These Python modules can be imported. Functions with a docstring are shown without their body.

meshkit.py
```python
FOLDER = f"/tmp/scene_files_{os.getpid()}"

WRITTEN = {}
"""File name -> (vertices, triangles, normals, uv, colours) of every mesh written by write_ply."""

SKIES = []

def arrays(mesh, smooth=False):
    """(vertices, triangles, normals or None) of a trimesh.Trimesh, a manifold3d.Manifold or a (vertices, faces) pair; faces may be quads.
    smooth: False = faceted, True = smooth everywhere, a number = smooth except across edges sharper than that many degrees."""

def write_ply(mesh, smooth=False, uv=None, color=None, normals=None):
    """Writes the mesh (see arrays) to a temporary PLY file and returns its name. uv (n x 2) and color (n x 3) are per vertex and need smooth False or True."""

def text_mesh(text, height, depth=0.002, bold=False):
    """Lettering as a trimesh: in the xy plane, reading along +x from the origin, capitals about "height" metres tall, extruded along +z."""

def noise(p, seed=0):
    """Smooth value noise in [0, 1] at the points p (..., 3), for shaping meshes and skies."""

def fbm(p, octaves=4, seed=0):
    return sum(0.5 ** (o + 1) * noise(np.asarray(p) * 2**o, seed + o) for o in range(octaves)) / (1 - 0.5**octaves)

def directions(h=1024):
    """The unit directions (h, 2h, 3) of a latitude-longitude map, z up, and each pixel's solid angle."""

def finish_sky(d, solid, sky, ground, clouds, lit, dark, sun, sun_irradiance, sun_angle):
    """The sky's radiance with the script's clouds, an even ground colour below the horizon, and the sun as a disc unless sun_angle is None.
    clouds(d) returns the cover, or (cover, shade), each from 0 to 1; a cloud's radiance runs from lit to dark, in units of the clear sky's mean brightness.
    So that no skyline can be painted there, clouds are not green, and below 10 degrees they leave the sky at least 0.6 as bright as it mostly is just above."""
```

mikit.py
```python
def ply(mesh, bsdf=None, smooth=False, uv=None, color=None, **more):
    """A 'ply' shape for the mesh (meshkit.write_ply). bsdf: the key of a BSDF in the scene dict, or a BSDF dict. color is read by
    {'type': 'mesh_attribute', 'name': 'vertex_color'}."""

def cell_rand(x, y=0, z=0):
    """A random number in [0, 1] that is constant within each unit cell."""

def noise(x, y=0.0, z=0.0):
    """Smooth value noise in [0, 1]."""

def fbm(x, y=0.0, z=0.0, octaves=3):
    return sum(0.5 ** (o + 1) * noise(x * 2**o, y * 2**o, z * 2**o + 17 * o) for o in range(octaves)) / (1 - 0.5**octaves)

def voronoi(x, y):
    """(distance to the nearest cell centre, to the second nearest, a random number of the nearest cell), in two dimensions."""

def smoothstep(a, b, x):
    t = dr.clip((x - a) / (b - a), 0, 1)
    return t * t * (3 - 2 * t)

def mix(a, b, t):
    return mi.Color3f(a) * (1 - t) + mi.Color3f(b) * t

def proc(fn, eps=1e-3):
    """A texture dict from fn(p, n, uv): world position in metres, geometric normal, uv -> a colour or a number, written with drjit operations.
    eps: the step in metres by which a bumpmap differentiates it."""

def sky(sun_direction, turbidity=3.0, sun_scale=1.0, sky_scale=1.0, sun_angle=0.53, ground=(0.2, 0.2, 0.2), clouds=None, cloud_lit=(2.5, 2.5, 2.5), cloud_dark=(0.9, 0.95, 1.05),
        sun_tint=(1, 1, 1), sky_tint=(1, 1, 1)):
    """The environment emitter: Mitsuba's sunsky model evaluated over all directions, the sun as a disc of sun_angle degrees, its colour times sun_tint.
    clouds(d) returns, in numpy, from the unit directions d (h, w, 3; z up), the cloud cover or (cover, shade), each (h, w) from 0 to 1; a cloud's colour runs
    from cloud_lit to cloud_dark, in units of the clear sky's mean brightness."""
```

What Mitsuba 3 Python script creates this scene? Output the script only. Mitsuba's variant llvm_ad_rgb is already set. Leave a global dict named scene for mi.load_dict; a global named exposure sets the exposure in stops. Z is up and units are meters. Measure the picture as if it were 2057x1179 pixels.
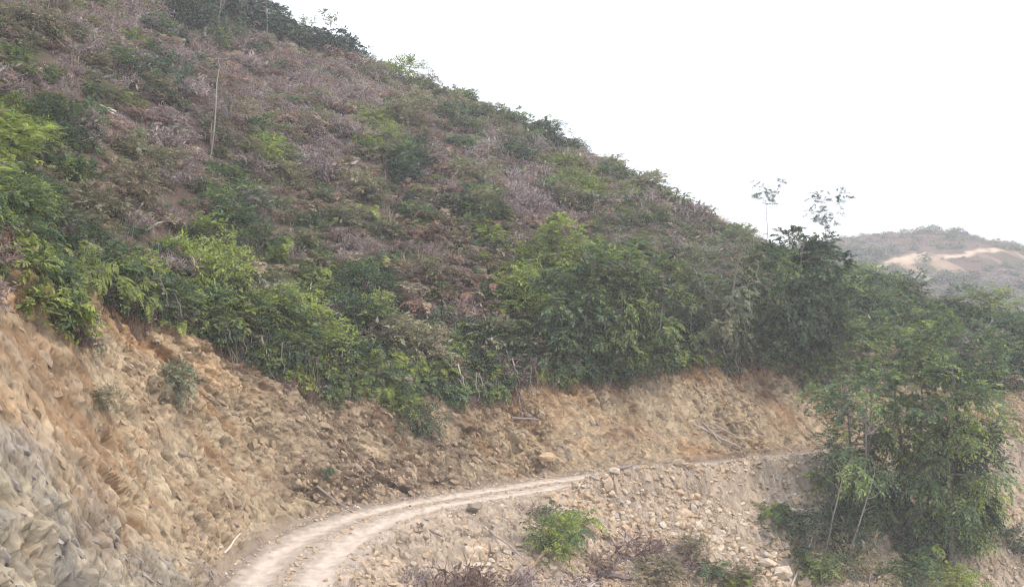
import math, random
import numpy as np
import trimesh
import drjit as dr
import mitsuba as mi
import mikit, meshkit
from scipy.interpolate import Akima1DInterpolator
from scipy.ndimage import gaussian_filter
from scipy.spatial import cKDTree, ConvexHull

T = mi.ScalarTransform4f
scene, labels = {}, {}

# ---------------------------------------------------------------- camera, sky, exposure
FOV, CAMZ = 65.0, 8.0
FPX = 1028.5 / math.tan(math.radians(FOV / 2))          # focal length in pixels of the 2057 wide photograph
HORIZON = 590.0
exposure = 2.64
scene['camera'] = {'type': 'perspective', 'fov': FOV, 'fov_axis': 'x', 'near_clip': 0.1, 'far_clip': 6000.0,
                   'to_world': T().look_at(origin=[0, 0, CAMZ], target=[0, 10, CAMZ], up=[0, 0, 1]),
                   'medium': {'type': 'ref', 'id': 'haze_air'}}
scene['sky'] = mikit.sky([0.55, -0.25, 0.85], turbidity=4, sun_scale=0.3, sun_angle=11, clouds=lambda d: 1.0,
                         cloud_lit=(2.24, 2.42, 2.74), sun_tint=(1.0, 0.98, 0.95))
scene['haze_air'] = {'type': 'homogeneous', 'albedo': {'type': 'rgb', 'value': [0.95, 0.95, 0.96]},
                     'sigma_t': {'type': 'rgb', 'value': [0.0015, 0.0015, 0.0016]}}

# ---------------------------------------------------------------- materials
PAL = [(0.00, (.056, .092, .064)), (0.12, (.125, .180, .112)), (0.24, (.330, .390, .095)), (0.36, (.235, .295, .220)),
       (0.48, (.245, .240, .145)), (0.60, (.460, .390, .300)), (0.72, (.290, .170, .130)), (0.84, (.305, .250, .255)), (1.0, (.54, .49, .45))]


def pal(t):
    c = mi.Color3f(*PAL[0][1])
    for (a, ca), (b, cb) in zip(PAL, PAL[1:]):
        k = dr.clip((t - a) / (b - a), 0, 1)
        c = c + mi.Color3f(*[y - x for x, y in zip(ca, cb)]) * k
    return c


def plant_col(p, n, uv):
    v = 0.72 + 0.56 * mikit.noise(p.x * .45, p.y * .45, p.z * .45)
    return pal(uv.x) * (0.55 + 0.9 * uv.y) * v


scene['foliage'] = {'type': 'principledthin', 'base_color': mikit.proc(plant_col), 'roughness': 0.42, 'diff_trans': 0.6, 'spec_trans': 0.0, 'eta': 1.5}
scene['wood'] = {'type': 'twosided', 'bsdf': {'type': 'diffuse', 'reflectance': mikit.proc(plant_col)}}


def earth_bump(p, n, uv):
    return mikit.fbm(p.x * 9, p.y * 9, p.z * 9, octaves=3)


scene['earth'] = {'type': 'twosided', 'bsdf': {'type': 'bumpmap', 'scale': 0.05, 'arbitrary': mikit.proc(earth_bump, eps=0.01),
                  'bsdf': {'type': 'diffuse', 'reflectance': {'type': 'mesh_attribute', 'name': 'vertex_color'}}}}
STP = [(.42, .335, .25), (.45, .335, .225), (.34, .31, .29), (.52, .44, .35), (.27, .23, .20)]


def stone_col(p, n, uv):
    c, t = mi.Color3f(*STP[0]), uv.x * 4
    for k in range(4):
        c = c + mi.Color3f(*[b - a for a, b in zip(STP[k], STP[k + 1])]) * dr.clip(t - k, 0, 1)
    return c * (0.78 + 0.44 * uv.y) * (0.75 + 0.5 * mikit.fbm(p.x * 7, p.y * 7, p.z * 7, octaves=2))


scene['stone'] = {'type': 'twosided', 'bsdf': {'type': 'diffuse', 'reflectance': mikit.proc(stone_col)}}


# ---------------------------------------------------------------- helpers
def px_of(P):
    P = np.asarray(P, float)
    return np.stack([1028.5 + FPX * P[..., 0] / P[..., 1], HORIZON - FPX * (P[..., 2] - CAMZ) / P[..., 1]], -1)


def unpx(x, y, depth):
    return np.array([(x - 1028.5) / FPX * depth, depth, CAMZ + (HORIZON - y) / FPX * depth])


def fbm2(x, y, octv=4, seed=0):
    return meshkit.fbm(np.stack([x, y, np.zeros_like(x) + 3.7], -1), octv, seed)


def norm(v):
    return v / np.maximum(np.linalg.norm(v, axis=-1, keepdims=True), 1e-9)


def grid_mesh(P):
    m, n = P.shape[:2]
    i = np.arange(m * n).reshape(m, n)
    q = np.stack([i[:-1, :-1], i[1:, :-1], i[1:, 1:], i[:-1, 1:]], -1).reshape(-1, 4)
    return P.reshape(-1, 3), q


def grid_normals(P):
    return norm(np.cross(np.gradient(P, axis=0), np.gradient(P, axis=1)))


def structure(key, P, col, bsdf='earth', smooth=True):
    scene[key] = mikit.ply(grid_mesh(P), bsdf, smooth=smooth, color=np.clip(col.reshape(-1, 3), 0, 1))
    labels[key] = {'kind': 'structure'}


def lerp(a, b, t):
    t = np.asarray(t)[..., None]
    return np.asarray(a) * (1 - t) + np.asarray(b) * t


def sstep(a, b, x):
    t = np.clip((x - a) / (b - a), 0, 1)
    return t * t * (3 - 2 * t)


# ---------------------------------------------------------------- the lie of the land: control curves across the road
# columns run along the track from near (left) to far (right); x, y, z in metres
OUTER = np.array([(-2.2, 7, 0), (-3.4, 15, 0), (-4.7, 21.9, 0), (-3.5, 28.4, 0), (-.55, 31.9, -.2), (2.4, 34.7, -.45), (7.5, 37.6, -.75), (14.4, 40.9, -.85), (22, 43, -.7), (30, 44.5, -.6), (42, 45, 0), (62, 42, -.5)], float)
INNER = np.array([(-5.2, 7, 0), (-6.4, 14.5, 0), (-8.0, 21.9, 0), (-6.8, 28.6, 0), (-3.5, 32.4, -.2), (.3, 36.0, -.45), (6.2, 40.3, -.75), (13.2, 43.6, -.85), (21.2, 46, -.7), (29.6, 47.5, -.6), (42, 48, 0), (62, 45, -.5)], float)
LIP = np.array([(-11, 6, 11.0), (-12, 14.5, 10.9), (-12.9, 22.4, 9.3), (-10.7, 29.7, 6.5), (-6.1, 34.4, 4.2), (-1.8, 38.6, 4.0), (4.8, 43, 3.7), (12.2, 46.3, 4.4), (20.7, 48.8, 4.2), (29.4, 50, 2.6), (42, 50.6, 2.4), (62, 47.5, 1.6)], float)
RIDGE = np.array([(-75, -6, 50), (-76, 20, 50), (-68, 46, 50), (-50, 72, 47), (-31, 88, 39.7), (-10, 82, 29.4), (3.5, 76, 22.6), (16, 70, 14.8), (26, 64, 9.0), (36.5, 60, 5.4), (47, 58, 3.2), (66, 55, 2.0)], float)
OUTD = norm(np.array([(.8, -.6), (.9, -.4), (.95, -.3), (.87, -.5), (.75, -.66), (.6, -.8), (.5, -.87), (.4, -.92), (.25, -.97), (.12, -.99), (0, -1), (-.1, -1)], float))
UC = np.arange(12.0)
f_out, f_in, f_lip0, f_rid, f_dir = (Akima1DInterpolator(UC, a) for a in (OUTER, INNER, LIP, RIDGE, OUTD))
uu = np.linspace(0, 11, 4000)
ss = np.concatenate([[0], np.cumsum(np.linalg.norm(np.diff(f_in(uu), axis=0), axis=1))])
u_of_s = lambda s: np.interp(s, ss, uu)
s_of_u = lambda u: np.interp(u, uu, ss)
STOT = ss[-1]


def f_lip(u):
    """the ragged lip of the cutting"""
    P = f_lip0(u)
    s = s_of_u(u)
    k = np.minimum(1, P[..., 2] / 5)
    P[..., 2] += k * (1.5 * (fbm2(s * .35, 0 * s, 4, 7) - .5) + .5 * (fbm2(s * 1.6, 0 * s, 2, 8) - .5))
    off = k * 1.3 * (fbm2(s * .4, 0 * s + 5, 4, 6) - .5)
    P[..., :2] -= norm(f_dir(u)) * off[..., None]
    return P


def hill_at(u, v):
    """v 0 at the lip of the cutting, 1 on the crest, beyond 1 the far side"""
    u, v = np.broadcast_arrays(np.asarray(u, float), np.asarray(v, float))
    a, b = f_lip(u), f_rid(u)
    P = a + (b - a) * v[..., None]
    run = np.linalg.norm((b - a)[..., :2], axis=-1)
    vv = np.clip(v, 0, 1)
    P[..., 2] = a[..., 2] + (b - a)[..., 2] * (vv + 0.10 * np.sin(np.pi * vv) * (1 - vv))
    over = np.clip(v - 1, 0, None) * run
    P[..., 2] -= 0.05 * over + 0.55 * np.maximum(over - 1.5, 0)
    fade = sstep(0, .12, v)
    crest = 1 - .75 * sstep(.8, 1, v) * (1 - sstep(1.0, 1.1, v))
    amp = np.minimum(run / 45, 1)
    P[..., 2] += fade * crest * amp * (2.6 * (fbm2(P[..., 0] * .085, P[..., 1] * .085, 3, 5) - .5) + 0.9 * (fbm2(P[..., 0] * .4, P[..., 1] * .4, 3, 9) - .5))
    return P


# ---------------------------------------------------------------- hillside
hu = np.linspace(0, 11, 520)
hv = np.concatenate([[-0.02], np.linspace(0, 1, 230) ** 1.25, np.linspace(1.01, 1.6, 40)])
HU, HV = np.meshgrid(hu, hv, indexing='ij')
HP = hill_at(HU, HV)
HP[:, 0] = HP[:, 1] - np.concatenate([.35 * norm(f_dir(hu)), 0 * hu[:, None] + .9], 1)
g1, g2 = fbm2(HP[..., 0] * .12, HP[..., 1] * .12, 4, 21), fbm2(HP[..., 0] * .8, HP[..., 1] * .8, 3, 22)
hcol = lerp((.13, .098, .082), (.085, .09, .05), sstep(.42, .6, g1)) * (0.6 + .8 * g2)[..., None]
hcol = lerp(hcol, np.broadcast_to((.36, .25, .15), hcol.shape), (1 - sstep(.0, .012, HV + .012 * (g2 - .5))))
structure('hillside', HP, hcol)

# ---------------------------------------------------------------- the cutting: fractured earth bank
BS0, BS1 = s_of_u(0.6), s_of_u(10.4)
bs = np.concatenate([np.arange(BS0, s_of_u(5.5), .046), np.arange(s_of_u(5.5), BS1, .07)])
bw = np.linspace(0, 1, 150)
BU = u_of_s(bs)[:, None] + 0 * bw[None]
BW = bw[None] + 0 * BU
A, B = f_in(BU), f_lip(BU)
BP = A + (B - A) * BW[..., None]
BP[..., 2] += -.055 * np.sin(np.pi * BW) * (B - A)[..., 2] * (1 - BW) * 1.6
Bn = grid_normals(BP)
height = np.linalg.norm(B - A, axis=-1)
S = bs[:, None] + 0 * BW
W = BW * height
th = math.radians(58)
rngb = np.random.default_rng(4)


def cells(S, W, size, stretch, seed):
    """fractured blocks, long in the dip direction: (block number, offset in the block)"""
    r = np.random.default_rng(seed)
    q, l = W * math.cos(th) + S * math.sin(th), S * math.cos(th) - W * math.sin(th)
    wob = size * .6
    q = q + wob * (fbm2(S / (size * 3), W / (size * 3), 3, seed) - .5)
    l = l + wob * (fbm2(S / (size * 3) + 40, W / (size * 3), 3, seed + 1) - .5)
    X = np.stack([q, l / stretch], -1)
    lo, hi = X.reshape(-1, 2).min(0) - size, X.reshape(-1, 2).max(0) + size
    n = int(np.prod(hi - lo) / size ** 2)
    c = r.uniform(lo, hi, (n, 2))
    d, i = cKDTree(c).query(X, k=2)
    off = X - c[i[..., 0]]
    edge = np.clip((d[..., 1] - d[..., 0]) / size, 0, 1)
    return i[..., 0], off, edge, r.uniform(0, 1, n), r.normal(0, 1, (n, 2))


i1, o1, e1, r1, t1 = cells(S, W, 1.0, 2.0, 11)
i2, o2, e2, r2, t2 = cells(S, W, .22, 1.4, 12)
i3, o3, e3, r3, t3 = cells(S, W, .12, 1.3, 13)
rill = fbm2(S * .62 + .30 * W + 1.0 * fbm2(S * .3, W * .3, 2, 31), W * .06, 3, 32)
disp = 1.1 * (fbm2(S * .22, W * .25, 3, 33) - .5) + 1.15 * (rill - .5) * (.4 + .6 * BW)
disp += .22 * (r1[i1] - .5) + .13 * (t1[i1] * o1).sum(-1)
disp += .10 * (r2[i2] - .5) + .17 * (t2[i2] * o2).sum(-1)
disp += .075 * (r3[i3] - .5) + .16 * (t3[i3] * o3).sum(-1)
hole = sstep(.57, .68, fbm2(S * 1.7 + W * .5, W * 1.1, 3, 48))
disp -= .06 * (1 - sstep(0, .14, e2)) + .20 * (1 - sstep(0, .10, e1)) * sstep(.5, .68, fbm2(S * .5 + 11, W * .5, 3, 53)) + .22 * hole + .10 * sstep(.60, .68, fbm2(S * 2.6 + 1.2 * W, W * 2.0 - .8 * S, 3, 55))
disp += .08 * (fbm2(S * 3, W * 3, 3, 34) - .5)
smoothpatch = sstep(.42, .58, fbm2(S * .3 + 9, W * .45, 3, 35))            # places where loose earth has run over the rock
disp = gaussian_filter(disp, (.7, .55)) + .07 * (r3[i3] - .5) + .20 * (t3[i3] * o3).sum(-1)
disp = disp * (1 - .6 * smoothpatch)
fade = sstep(0, .06, BW) * (1 - .8 * sstep(.93, 1, BW))
BP = BP + Bn * (disp * fade)[..., None]
bpx = px_of(BP)
k1, k2, k3 = fbm2(S * .28, W * .35, 3, 41), fbm2(S * .9 + .7 * W, W * .8, 4, 42), fbm2(S * 3, W * 3, 3, 43)
bcol = lerp((.415, .34, .265), (.43, .32, .225), sstep(.42, .66, k2 + .12 * (BW - .5)))
bcol = lerp(bcol, np.broadcast_to((.44, .37, .29), bcol.shape), sstep(.45, .62, k1) * .8)
upper = sstep(.72, 1.0, BW + .35 * (k2 - .5))
bcol = lerp(bcol, np.broadcast_to((.34, .185, .095), bcol.shape), upper * .75)
rustb = sstep(.60, .72, fbm2(S * .55 + .5 * W + 7, W * .3, 4, 44))
bcol = lerp(bcol, np.broadcast_to((.42, .235, .12), bcol.shape), rustb * .5)
su2, su4 = s_of_u(2.0), s_of_u(3.6)
grey = (1 - sstep(su2 - 4.6, su2 - .8, S + 1.0 * W - 2.6 + 5.0 * (k1 - .5) + 3.0 * (k2 - .5))) * (.55 + .45 * sstep(.4, .6, fbm2(S * .8, W * .8, 3, 49)))
gcol = lerp((.265, .26, .265), (.36, .345, .31), sstep(.4, .62, k2))
bcol = lerp(bcol, gcol, grey * .92)
mauve = sstep(su4 - 3.5, su4 - .5, S) * (1 - sstep(su4 + 3.5, su4 + 7, S)) * sstep(.36, .58, k2)
bcol = lerp(bcol, np.broadcast_to((.25, .195, .175), bcol.shape), mauve * .75)
mauve2 = sstep(.55, .7, fbm2(S * .4 + 3, W * .5 + 1, 3, 47)) * .5
bcol = lerp(bcol, np.broadcast_to((.27, .205, .17), bcol.shape), mauve2)
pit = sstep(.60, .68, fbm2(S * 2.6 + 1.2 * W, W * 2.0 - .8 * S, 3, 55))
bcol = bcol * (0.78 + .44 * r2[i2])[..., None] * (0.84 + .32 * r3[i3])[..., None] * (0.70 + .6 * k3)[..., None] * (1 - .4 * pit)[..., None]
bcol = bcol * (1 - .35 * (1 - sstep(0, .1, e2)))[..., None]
streak = sstep(.5, .64, fbm2(S * 1.3 + .55 * W, W * .16, 4, 50)) * sstep(.1, .5, BW + .5 * (k1 - .4))
bcol = lerp(bcol, np.broadcast_to((.27, .165, .10), bcol.shape) * (.7 + .6 * k3)[..., None], streak * .6)
mid = sstep(s_of_u(2.3), s_of_u(3.0), S - .6 * W) * (1 - sstep(s_of_u(4.6), s_of_u(5.6), S))
bcol = bcol * (.89 - .24 * mid * sstep(.35, .55, k2 + .1))[..., None] * [1, .97, .87]
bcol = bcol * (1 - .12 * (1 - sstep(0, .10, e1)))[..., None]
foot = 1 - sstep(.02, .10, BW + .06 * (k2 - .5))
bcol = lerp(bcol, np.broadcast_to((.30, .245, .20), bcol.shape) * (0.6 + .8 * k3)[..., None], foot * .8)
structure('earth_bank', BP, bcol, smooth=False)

# ---------------------------------------------------------------- track: two pale wheel ruts with a stony crown between
ts = np.arange(0, STOT, .09)
TU = u_of_s(ts)
tw = np.linspace(-.16, 1.22, 76)
TUU, TWW = np.meshgrid(TU, tw, indexing='ij')
O_, I_ = f_out(TUU), f_in(TUU)
TP = O_ + (I_ - O_) * TWW[..., None]
tn = fbm2(TP[..., 0] * .8, TP[..., 1] * .8, 3, 51)
tf = fbm2(TP[..., 0] * 6, TP[..., 1] * 6, 3, 52)
tww = TWW + .10 * (tn - .5) + .10 * (fbm2(TP[..., 0] * 2.2, TP[..., 1] * 2.2, 3, 54) - .5)
rut = np.maximum(np.exp(-((tww - .20) / .15) ** 2), np.exp(-((tww - .72) / .125) ** 2))
TP[..., 2] -= .32 * sstep(.03, .16, -TWW)
TP[..., 2] += -.07 * rut + .05 * (tf - .5) * (1.3 - rut) + .10 * (tn - .5) + .12 * sstep(.93, 1.2, TWW) + .02
tcol = lerp((.40, .34, .29), (.58, .50, .43), np.clip(rut * 1.25 - .12 + .5 * (tf - .5), 0, 1))
tcol = tcol * (.64 + .72 * tf)[..., None]
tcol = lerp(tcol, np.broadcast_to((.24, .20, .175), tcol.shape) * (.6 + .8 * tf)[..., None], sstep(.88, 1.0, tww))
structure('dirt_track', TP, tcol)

# ---------------------------------------------------------------- scree below the track
ds = np.arange(0, STOT, .085)
DU = u_of_s(ds)
dt = np.concatenate([np.arange(-.25, 10.5, .08), np.arange(11, 17, .5)])


def scree_at(u, t):
    u, t = np.broadcast_arrays(np.asarray(u, float), np.asarray(t, float))
    P = f_out(u).copy()
    d = norm(f_dir(u))
    P[..., :2] += d * t[..., None]
    near = 1 - sstep(4.7, 5.5, u)
    berm = (1 - near) * 1.15 * np.exp(-((t - .75) / .65) ** 2) * (.72 + .6 * fbm2(P[..., 0] * .35, P[..., 1] * .35, 3, 60))
    fall = np.where(t > 0, (.74 - .32 * near) * t - .5 * (1 - np.exp(-np.maximum(t, 0) / 1.2)), 0)
    P[..., 2] += berm - fall - .06 * sstep(-.1, -.3, -t)
    P[..., 2] += sstep(.1, 1.2, t) * (1.1 * (fbm2(P[..., 0] * .22, P[..., 1] * .22, 3, 61) - .5) + .28 * (fbm2(P[..., 0] * 1.3, P[..., 1] * 1.3, 3, 62) - .5))
    return P


DUU, DTT = np.meshgrid(DU, dt, indexing='ij')
DP = scree_at(DUU, DTT)
DP[:, 0, 2] -= .15
c1_, c2_, c3_ = fbm2(DP[..., 0] * .3, DP[..., 1] * .3, 3, 63), fbm2(DP[..., 0] * 2, DP[..., 1] * 2, 3, 64), fbm2(DP[..., 0] * 7, DP[..., 1] * 7, 2, 65)
j1, p1, h1, a1, b1 = cells(ds[:, None] + 0 * DTT, DTT + 0 * DUU, .34, 1.2, 66)
j2, p2, h2, a2, b2 = cells(ds[:, None] + 0 * DTT, DTT + 0 * DUU, .16, 1.2, 67)
lay = sstep(.1, .6, DTT)
DP[..., 2] += .10 * (c3_ - .5) + .12 * (c2_ - .5) + lay * (.10 * (a1[j1] - .5) * (a1[j1] > .35) + .25 * (b1[j1] * p1).sum(-1) * (a1[j1] > .35) + .05 * (a2[j2] - .5) + .22 * (b2[j2] * p2).sum(-1))
dcol = lerp((.40, .325, .25), (.33, .27, .215), sstep(.4, .6, c1_)) * (.8 + .4 * c2_)[..., None] * (.8 + .4 * c3_)[..., None] * (.78 + .44 * a2[j2])[..., None] * (.88 + .24 * a1[j1])[..., None]
structure('scree_slope', DP[:, ::-1], dcol[:, ::-1], smooth=False)

# ---------------------------------------------------------------- valley floor and far hills
vx, vy = np.meshgrid(np.linspace(-1, 1, 161), np.linspace(-1, 1, 161), indexing='ij')
vx, vy = np.sign(vx) * np.abs(vx) ** 2 * 900, np.sign(vy) * np.abs(vy) ** 2 * 900
vz = -16 - 8 * (fbm2(vx * .01, vy * .01, 3, 70)) - 14 * sstep(60, 300, np.hypot(vx - 60, vy))
vg = fbm2(vx * .02, vy * .02, 4, 71)
structure('valley_ground', np.stack([vx, vy, vz], -1), lerp((.07, .075, .045), (.12, .09, .075), sstep(.4, .6, vg)))


def hill_sheet(key, cx, cy, profile, depth, seed, bump, base=-26, colour=None):
    """a ridge across the view: profile is [(x, crest z)] at y = cy, falling to base over depth both ways"""
    xs = np.linspace(profile[0][0], profile[-1][0], 420)
    f = Akima1DInterpolator([p[0] for p in profile], [p[1] for p in profile])
    ys = np.linspace(-1, .5, 180)
    X, Y = np.meshgrid(xs, ys, indexing='ij')
    crest = f(X)
    prof = np.where(Y < 0, 1 - np.abs(Y) ** 1.15, 1 - (2 * np.maximum(Y, 0)) ** 1.3)
    Z = base + (crest - base) * np.clip(prof, 0, 1)
    Yw = cy + Y * depth
    Z = Z + bump * (fbm2(X * .02, Yw * .02, 4, seed) - .5) * np.clip(np.abs(Y) * 5, .12, 1) + bump * .35 * (fbm2(X * .12, Yw * .12, 3, seed + 1) - .5)
    P = np.stack([X, Yw, Z], -1)
    a, b = fbm2(X * .03, Yw * .03, 4, seed + 2), fbm2(X * .2, Yw * .2, 3, seed + 3)
    col = lerp((.075, .08, .048), (.15, .11, .095), sstep(.4, .6, a)) * (.55 + .9 * b)[..., None]
    if colour is not None:
        P, col = colour(P, col, X, Y)
    structure(key, P, col)
    return P


DFAR = 270.0
far_prof = [(x * DFAR / FPX - 1028.5 * DFAR / FPX, CAMZ + (HORIZON - y) / FPX * DFAR) for x, y in
            [(700, 640), (1000, 600), (1300, 545), (1500, 510), (1660, 482), (1760, 473), (1860, 464), (1930, 470), (1990, 492), (2070, 500), (2250, 505), (2500, 540), (2900, 600)]]


SCAR_X, SCAR_Z = [103, 110, 120.5, 128.5, 142.6, 154], [15.6, 17.2, 18.4, 18.8, 21.1, 19.7]       # the cut road contours across the far hill, in metres


def scar(P, col, X, Y):
    """bare earth of a cut on the far hill, ragged, with spill below it"""
    x, z = P[..., 0], P[..., 2]
    line = np.interp(x, SCAR_X, SCAR_Z)
    wob = 3.0 * (fbm2(x * .19, z * .3, 4, 90) - .5)
    half = np.interp(x, [96, 106, 113, 121.5, 135.6, 143.5, 146, 154], [.25, .65, 1.4, 1.3, 1.3, 1.0, .6, .5])
    m = sstep(0, .55, half * (.2 + 1.15 * fbm2(x * .3, z * .1, 3, 93)) - np.abs(z - line + wob)) * sstep(.34, .5, fbm2(x * .35, z * .9, 4, 91) + .1)
    col = lerp(col, np.broadcast_to((.56, .43, .32), col.shape), m)
    spill = sstep(.52, .64, fbm2(x * .25, z * .12, 4, 94)) * sstep(4.4, .9, np.abs(z - line + 2.4)) * sstep(103, 112, x)
    col = lerp(col, np.broadcast_to((.40, .29, .21), col.shape), spill * .75)
    rock = sstep(.6, .3, np.hypot((x - 111) / 5.7, (z - 12.6) / 3.6) + .5 * (fbm2(x * .2, z * .2, 3, 92) - .5))
    col = lerp(col, np.broadcast_to((.36, .36, .38), col.shape), rock * .7)
    return P, col


FAR = hill_sheet('far_hill', 0, DFAR, far_prof, 155, 75, 6, colour=scar)
hill_sheet('back_hill', 0, 620, [(-880, 10), (-500, -12), (-100, -14), (200, -12), (450, -4), (700, 12), (880, 6)], 250, 85, 10)

# ---------------------------------------------------------------- pixel -> ground lookup
REG = {}
for name, P, sel in (('hill', HP[:, 1:], None), ('bank', BP, None), ('scree', DP, None), ('track', TP, None), ('far', FAR, None)):
    q = P.reshape(-1, 3)
    q = q[q[:, 1] > 3]
    nr = grid_normals(P).reshape(-1, 3)[P.reshape(-1, 3)[:, 1] > 3]
    x = px_of(q)
    ok = (x[:, 0] > -900) & (x[:, 0] < 3000) & (x[:, 1] > -900) & (x[:, 1] < 2400)
    REG[name] = (q[ok], x[ok], nr[ok], cKDTree(x[ok]))


def at(x, y, region='hill', nrm=False):
    """the point of the ground that shows at this pixel"""
    q, xx, nr, tree = REG[region]
    d, i = tree.query([x, y], k=24)
    ok = d < d[0] + 8
    j = i[ok][np.argmin(q[i[ok]][:, 1])]
    return (q[j], nr[j]) if nrm else q[j]


# ---------------------------------------------------------------- plant building
class MB:
    def __init__(s):
        s.v, s.f, s.uv, s.n = [], [], [], 0

    def add(s, v, f, uv):
        s.v.append(v); s.f.append(f + s.n); s.uv.append(np.broadcast_to(uv, (len(v), 2))); s.n += len(v)

    def ply(s, bsdf):
        return mikit.ply((np.vstack(s.v), np.vstack(s.f)), bsdf, uv=np.vstack(s.uv))


def leaves(mb, P, D, N, L, Wd, t, b):
    """diamond leaves, creased along the midrib. P base points, D directions, N face directions, t palette place, b lightness"""
    n = len(P)
    D = norm(D); Sd = norm(np.cross(D, N)); Nn = np.cross(Sd, D)
    L, Wd = np.broadcast_to(L, n)[:, None], np.broadcast_to(Wd, n)[:, None]
    m = P + D * L * .45 + Nn * Wd * .25
    v = np.stack([P, m - Sd * Wd * .5, P + D * L, m + Sd * Wd * .5], 1).reshape(-1, 3)
    k = np.arange(n)[:, None] * 4
    f = np.vstack([k + [0, 2, 1], k + [0, 3, 2]])
    uv = np.repeat(np.stack([np.broadcast_to(t, n), np.broadcast_to(b, n)], 1), 4, 0)
    mb.add(v, f, uv)


def sprays(mb, r, P, D, length, nl, L, Wd, t, b, droop=.35, tj=.03):
    """leafy twigs: nl leaflets in two ranks along each"""
    n = len(P)
    D = norm(D)
    up = np.array([0, 0, 1.0])
    Sd = norm(np.cross(D, up + r.normal(0, .25, (n, 3))))
    length = np.broadcast_to(length, n)
    Ps, Ds, Ns, Ls, ts, bs_ = [], [], [], [], [], []
    for k in range(nl):
        f = (k + .6) / nl
        side = 1 if k % 2 else -1
        c = P + D * (length * f)[:, None] - up * (droop * f * f * length)[:, None]
        d = D * .75 + side * Sd * (.85 if k < nl - 1 else .1) - up * (.15 + droop * f) + r.normal(0, .18, (n, 3))
        Ps.append(c); Ds.append(d); Ns.append(up + r.normal(0, .35, (n, 3)) + D * .2); Ls.append(r.uniform(.55, 1.3, n) * L * (1 - .35 * abs(f - .45)))
        ts.append(t + r.normal(0, tj, n)); bs_.append(np.clip(b + r.normal(0, .13, n), .02, 1.2))
    L_ = np.concatenate(Ls)
    leaves(mb, np.vstack(Ps), np.vstack(Ds), np.vstack(Ns), L_, L_ * Wd / L, np.clip(np.concatenate(ts), 0, 1), np.concatenate(bs_))


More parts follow.
